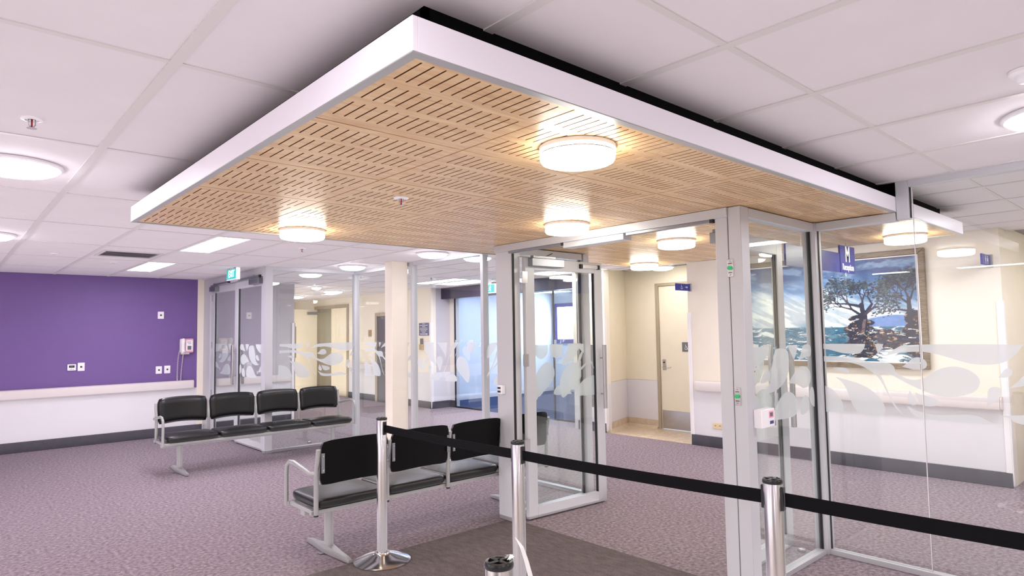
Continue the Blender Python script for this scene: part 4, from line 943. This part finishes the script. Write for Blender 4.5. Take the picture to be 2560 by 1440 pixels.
# toilet door in alcove
d = struct('door_8', 'taupe', (8.585, 8.72, 6.03, 6.085, 0, 2.31), bevel=.003)
bx('door_frame', 'taupe', (8.585, 8.72, 5.10, 6.03, 2.265, 2.31), d); bx('door_frame', 'taupe', (8.585, 8.72, 5.07, 5.10, 0, 2.31), d)
bx('door_leaf', 'tan', (8.61, 8.65, 5.10, 6.028, .012, 2.262), d, bevel=.002)
bx('kick_plate', 'steel', (8.605, 8.611, 5.11, 6.015, .015, .30), d)
hp = bx('handle_plate', 'steel', (8.600, 8.611, 5.925, 5.985, .93, 1.10), d, bevel=.003)
MB().tube([(8.600, 5.955, .975), (8.555, 5.955, .975), (8.545, 5.945, .975), (8.545, 5.84, .975), (8.555, 5.825, .975), (8.59, 5.825, .975)], .008, 8).build('lever_handle', 'steel', hp, smooth=60)
MB().tube([(8.600, 5.955, 1.05), (8.592, 5.955, 1.05)], .012, 10).build('lock_cylinder', 'dark', hp)
bx('strike_plate', 'steel', (8.583, 8.587, 6.04, 6.07, .98, 1.06), d)
t = thing('toilet_door_sign', 'small grey plate with wheelchair symbol on the beige toilet door', 'sign', (8.61, 5.55, 1.29))
bx('plate', 'ink', (8.603, 8.610, 5.47, 5.62, 1.225, 1.37), t, bevel=.002)
wheelchair(t, lambda u, v: (8.6015, 5.55 - u, 1.28 + v), .055)
t = thing('wall_socket', 'beige double socket low on the white wall right of the alcove', 'wall socket', (XR, 4.525, .29))
bx('cover_plate', 'beige', (XR - .018, XR - .004, 4.455, 4.60, .25, .325), t, bevel=.003)
for y in (4.495, 4.56): bx('socket_slot', 'brown', (XR - .020, XR - .017, y - .012, y + .012, .285, .300), t)

# ------------------------------------------------------------------ door hardware on the portal
def press(y, z0, z1, label):
    t = thing('exit_button', label, 'push button', (XD - .04, y, (z0 + z1) / 2), group='green door release buttons'); h = (z1 - z0) / 2
    bx('steel_plate', 'steel', (-.004, 0, -.021, .021, -h, h), t, local=True, bevel=.001)
    MB().tube([(-.003, 0, 0), (-.016, 0, 0)], .0125, 18).build('button', 'green', t, local=True, smooth=50)
    for s in (-1, 1):
        MB().tube([(-.003, 0, s * h * .78), (-.005, 0, s * h * .78)], .004, 8).build('screw', 'alud', t, local=True)
    for s in (-1, 1): bx('engraved_word', 'ink', (-.0048, -.0038, -.012, .012, s * h * .52 - .003, s * h * .52 + .003), t, local=True)
press(1.992, 1.888, 1.996, 'upper green release button on the right door jamb')
press(1.975, 1.112, 1.218, 'lower green release button on the right door jamb')
t = thing('switch_box', 'small white box with two black rockers on the left door jamb', 'switch', (XD, 4.12, 1.086))
bx('switch_case', 'plastic', (XD - .075, XD - .04, 4.095, 4.155, 1.05, 1.122), t, bevel=.003)
for z in (1.07, 1.10): bx('rocker', 'dark', (XD - .079, XD - .074, 4.115, 4.15, z - .007, z + .008), t)
t = thing('sensor_box', 'white box with small labels on the right glass side panel by the jamb', 'control box', (3.76, 1.91, 1.03))
bx('case', 'plastic', (3.665, 3.83, 1.862, 1.915, .975, 1.085), t, bevel=.005)
bx('red_label', 'pink', (3.755, 3.812, 1.8605, 1.8625, 1.03, 1.07), t); bx('label_lines', 'ink', (3.765, 3.80, 1.8598, 1.8607, 1.038, 1.062), t); bx('blue_label', 'navy', (3.765, 3.81, 1.8605, 1.8625, .993, 1.012), t)
for x, y, l in ((4.563, 2.062, 'round metal door stop on the carpet inside the right side panel'), (4.10, 9.0, 'round dark door stop on the carpet beyond the far side panel')):
    t = thing('door_stop', l, 'door stop', (x, y, 0)); MB().lathe([(.028, 0), (.028, .006), (.024, .024), (.001, .028)], 0, 0, 24).build('dome', 'steel', t, local=True, smooth=50); MB().lathe([(.030, .006), (.031, .010), (.030, .014), (.027, .014)], 0, 0, 24).build('rubber_ring', 'dark', t, local=True)

# ------------------------------------------------------------------ painting
def vnoise(u, v, fx, fy, seed):
    rs = np.random.RandomState(seed); g = rs.rand(int(fy) + 3, int(fx) + 3); x = u * fx; y = v * fy; xi = x.astype(int); yi = y.astype(int); a = x - xi; b = y - yi; a = a*a*(3-2*a); b = b*b*(3-2*b)
    return (g[yi, xi]*(1-a)+g[yi, xi+1]*a)*(1-b) + (g[yi+1, xi]*(1-a)+g[yi+1, xi+1]*a)*b
def fbm(u, v, fx, fy, seed, o=5):
    s = 0; am = .5
    for k in range(o): s = s + am * vnoise(u, v, fx * 2**k, fy * 2**k, seed + k); am *= .5
    return s / (1 - .5**o)
def painting():
    NX, NZ = 420, 250
    U, V = np.meshgrid(np.linspace(0, 1, NX), np.linspace(0, 1, NZ))   # u: left -> right, v: bottom -> top
    def c(h): return np.array(lin(h)[:3])
    def mix(a, b, t): t = np.clip(t, 0, 1)[..., None]; return a * (1 - t) + b * t
    def sst(a, b, x): t = np.clip((x - a) / (b - a), 0, 1); return t*t*(3-2*t)
    wu = U + .10 * (fbm(U, V, 4, 3, 11) - .5); wv = V + .10 * (fbm(U, V, 4, 3, 31) - .5)
    n1 = fbm(wu % 1 * .999, np.clip(wv, 0, .999), 5, 4, 3, 6); n2 = fbm(np.clip(wu, 0, .999), np.clip(wv, 0, .999), 10, 14, 77, 5)
    img = np.zeros((NZ, NX, 3)) + c('#5f86ad')
    img = mix(img, c('#dfe9df'), sst(.36, .68, .78 - abs(V - .47) * 1.5 - .5 * np.maximum(0, U - .55) + .5 * (n1 - .5)))     # bright cloud bank
    img = mix(img, c('#1d3a6c'), sst(.66, .92, V + .35 * (n1 - .5) + .10 * (U - .5)))
    st_ = fbm(np.clip(U * .9 + .1 * V, 0, .999), np.clip(.5 * V + .4 * U, 0, .999), 6, 38, 201, 4); img = mix(img, c('#1a2240'), sst(.45, .75, n2) * sst(.66, .9, V) * .85); img = mix(img, c('#eef3e6'), sst(.55, .70, st_) * sst(.85, .6, V) * sst(.75, .4, U) * .7); img = mix(img, c('#2f5f8c'), sst(.50, .36, st_) * .45)
    img = mix(img, c('#93b6d8'), sst(.50, .70, n2) * sst(.45, .6, V) * .5)
    hill = .40 + .05 * np.sin(U * 9) + .03 * (n1 - .5); img = mix(img, c('#5f83b8'), sst(hill + .005, hill - .005, V) * sst(.72, .78, U + .04 * n1))
    sea = sst(.345, .33, V); wave = fbm(U, np.clip(V + .02 * np.sin(U * 40), 0, .999), 7, 34, 55, 5)
    img = mix(img, mix(np.zeros_like(img) + c('#2f6f86'), c('#10305a'), sst(.3, .65, wave) + .3 * U), sea)
    img = mix(img, c('#e9f1ee'), sst(.56, .66, wave) * sea * .9); img = mix(img, c('#6fb3bd'), sst(.47, .55, wave) * sst(.6, .52, wave) * sea * .6)
    # rocks
    rock = (((U - .69) / .085) ** 2 + ((V - .22) / .20) ** 2 + 2.2 * (n2 - .5)) < 1; rk = fbm(U, V, 55, 60, 91, 4)
    rock |= (((U - .83) / .09) ** 2 + ((V - .22) / .09) ** 2 + 2.0 * (n2 - .5)) < 1
    rock |= (((U - 1.0) / .085) ** 2 + ((V - .30) / .24) ** 2 + 1.8 * (n2 - .5)) < 1
    rc = mix(np.zeros_like(img) + c('#141a38'), c('#4a3628'), sst(.52, .62, rk)); rc = mix(rc, c('#a08a78'), sst(.66, .74, rk)); img[rock] = rc[rock]
    # trees: trunk, branches by recursive strokes
    rnd = random.Random(4); dark = c('#1c2138'); fol = c('#20283a'); fol2 = c('#3f5150')
    def stroke(x0, y0, x1, y1, w0, w1, col):
        xa, xb = sorted((x0, x1)); ya, yb = sorted((y0, y1)); m = max(w0, w1) + .004
        i0, i1 = max(0, int((xa - m) * NX)), min(NX, int((xb + m) * NX) + 2); j0, j1 = max(0, int((ya - m * 1.7) * NZ)), min(NZ, int((yb + m * 1.7) * NZ) + 2)
        if i0 >= i1 or j0 >= j1: return
        u, v = U[j0:j1, i0:i1], V[j0:j1, i0:i1] * .6; dx, dy = x1 - x0, (y1 - y0) * .6; L2_ = dx*dx + dy*dy + 1e-9
        t = np.clip(((u - x0) * dx + (v - y0 * .6) * dy) / L2_, 0, 1); dd = np.hypot(u - x0 - t * dx, v - y0 * .6 - t * dy); img[j0:j1, i0:i1][dd < w0 + (w1 - w0) * t] = col
    def branch(x, y, a, L, w, dep):
        x1, y1 = x + L * math.cos(a), y + L * math.sin(a) * 1.6; stroke(x, y, x1, y1, w, w * .7, dark if rnd.random() < .7 else c('#3d3340'))
        if dep == 0:
            for _ in range(9):
                px, py = x1 + rnd.gauss(0, .022), y1 + rnd.gauss(0, .018); stroke(px, py, px + rnd.uniform(-.012, .012), py, .004 * rnd.random() + .002, .002, fol if rnd.random() < .6 else fol2)
            return
        for s in (-1, 1): branch(x1, y1, a * .8 + (math.pi * .1 if a > math.pi / 2 else 0) + s * rnd.uniform(.25, .75), L * rnd.uniform(.68, .9), w * .62, dep - 1)
        if rnd.random() < .5: branch(x1, y1, a + rnd.uniform(-.3, .3), L * .8, w * .6, dep - 1)
    stroke(.69, .26, .715, .46, .040, .017, dark); stroke(.70, .28, .722, .44, .012, .006, c('#6a5a58')); stroke(.715, .44, .70, .56, .017, .010, dark); stroke(.715, .45, .76, .56, .012, .007, dark); stroke(.66, .2, .69, .34, .02, .012, c('#2a2438'))
    branch(.71, .44, 2.5, .075, .009, 4); branch(.70, .54, 2.9, .075, .009, 4); branch(.71, .52, 1.6, .05, .008, 3); branch(.72, .46, .7, .06, .008, 3)
    stroke(.955, .2, .95, .60, .016, .010, dark); branch(.95, .55, 2.4, .05, .007, 4); branch(.95, .6, 1.9, .05, .007, 4); branch(.95, .48, 2.9, .05, .007, 3); branch(.96, .6, 1.3, .05, .006, 4); branch(.76, .56, 2.0, .05, .006, 3)
    for _ in range(300):
        px, py = rnd.random(), rnd.uniform(.0, .33); a = rnd.uniform(-.35, .35); L_ = rnd.uniform(.01, .04); col = c(rnd.choice(['#f2f4ea', '#0e2a4e', '#12203c', '#7fb9bd', '#1c5570', '#dfe9e6'])); stroke(px, py, px + L_, py + L_ * math.sin(a), .0022, .0008, col)
    for _ in range(110):
        px, py = rnd.gauss(.71, .06), rnd.gauss(.23, .07); stroke(px, py, px + rnd.uniform(-.02, .02), py + rnd.uniform(-.03, .03), .002, .0008, c(rnd.choice(['#a98a62', '#6d5540', '#0e1228', '#191c34', '#5a4a5a', '#0e1228', '#3a3550', '#c9b48e'])))
    # brush grain
    img *= (1 + .22 * (fbm(U, V, 60, 90, 5, 2)[..., None] - .5))
    return U, V, np.clip(img, 0, 1)
pt = thing('framed_painting', 'large framed oil painting of a wind-bent tree above a stormy blue sea', 'painting', (XR, 3.06, 1.75))
U, V, img = painting(); ya, yb, za, zb = 4.03, 2.125, 1.185, 2.315
NZ, NX = U.shape; vs = np.stack([np.full(U.size, XR - .024), (ya + (yb - ya) * U).ravel(), (za + (zb - za) * V).ravel()], 1)
idx = np.arange(NZ * NX).reshape(NZ, NX); fc = np.stack([idx[:-1, :-1], idx[:-1, 1:], idx[1:, 1:], idx[1:, :-1]], -1).reshape(-1, 4)
me = bpy.data.meshes.new('canvas'); me.vertices.add(len(vs)); me.vertices.foreach_set('co', vs.ravel()); me.loops.add(fc.size); me.loops.foreach_set('vertex_index', fc.ravel().astype(np.int32))
me.polygons.add(len(fc)); me.polygons.foreach_set('loop_start', np.arange(0, fc.size, 4, dtype=np.int32)); me.polygons.foreach_set('loop_total', np.full(len(fc), 4, dtype=np.int32)); me.update(calc_edges=True)
ca = me.color_attributes.new('paint', 'FLOAT_COLOR', 'POINT'); ca.data.foreach_set('color', np.concatenate([img.reshape(-1, 3), np.ones((U.size, 1))], 1).ravel().astype(np.float32))
pm = bpy.data.materials.new('oil paint'); pm.use_nodes = True; an = pm.node_tree.nodes.new('ShaderNodeAttribute'); an.attribute_name = 'paint'
pb = pm.node_tree.nodes['Principled BSDF']; pm.node_tree.links.new(an.outputs['Color'], pb.inputs['Base Color']); pb.inputs['Roughness'].default_value = .35
me.materials.append(pm); me.transform(wm(pt).inverted()); cv = bpy.data.objects.new('canvas', me); C.objects.link(cv); cv.parent = pt
for a, b, c_, d_ in ((yb - .012, ya + .012, za - .012, za), (yb - .012, ya + .012, zb, zb + .012), (yb - .012, yb, za, zb), (ya, ya + .012, za, zb)): bx('inner_slip', 'offwhite', (XR - .035, XR - .006, a, b, c_, d_), pt)
o1, o2, p1, p2 = yb - .012, ya + .012, za - .012, zb + .012; fw = .062
def frame_side(poly): # mitred moulding with an outer ridge
    mb = MB(); (a, b, c_, d_) = poly
    mb.ring([[(XR - .004, *q) for q in poly], [(XR - .050, *q) for q in poly]]); return mb
for poly in ([(o1 - fw, p1 - fw), (o2 + fw, p1 - fw), (o2, p1), (o1, p1)], [(o1 - fw, p2 + fw), (o1, p2), (o2, p2), (o2 + fw, p2 + fw)], [(o1 - fw, p1 - fw), (o1, p1), (o1, p2), (o1 - fw, p2 + fw)], [(o2, p1), (o2 + fw, p1 - fw), (o2 + fw, p2 + fw), (o2, p2)]):
    frame_side(poly).build('frame_moulding', 'wframe', pt, bevel=.008)
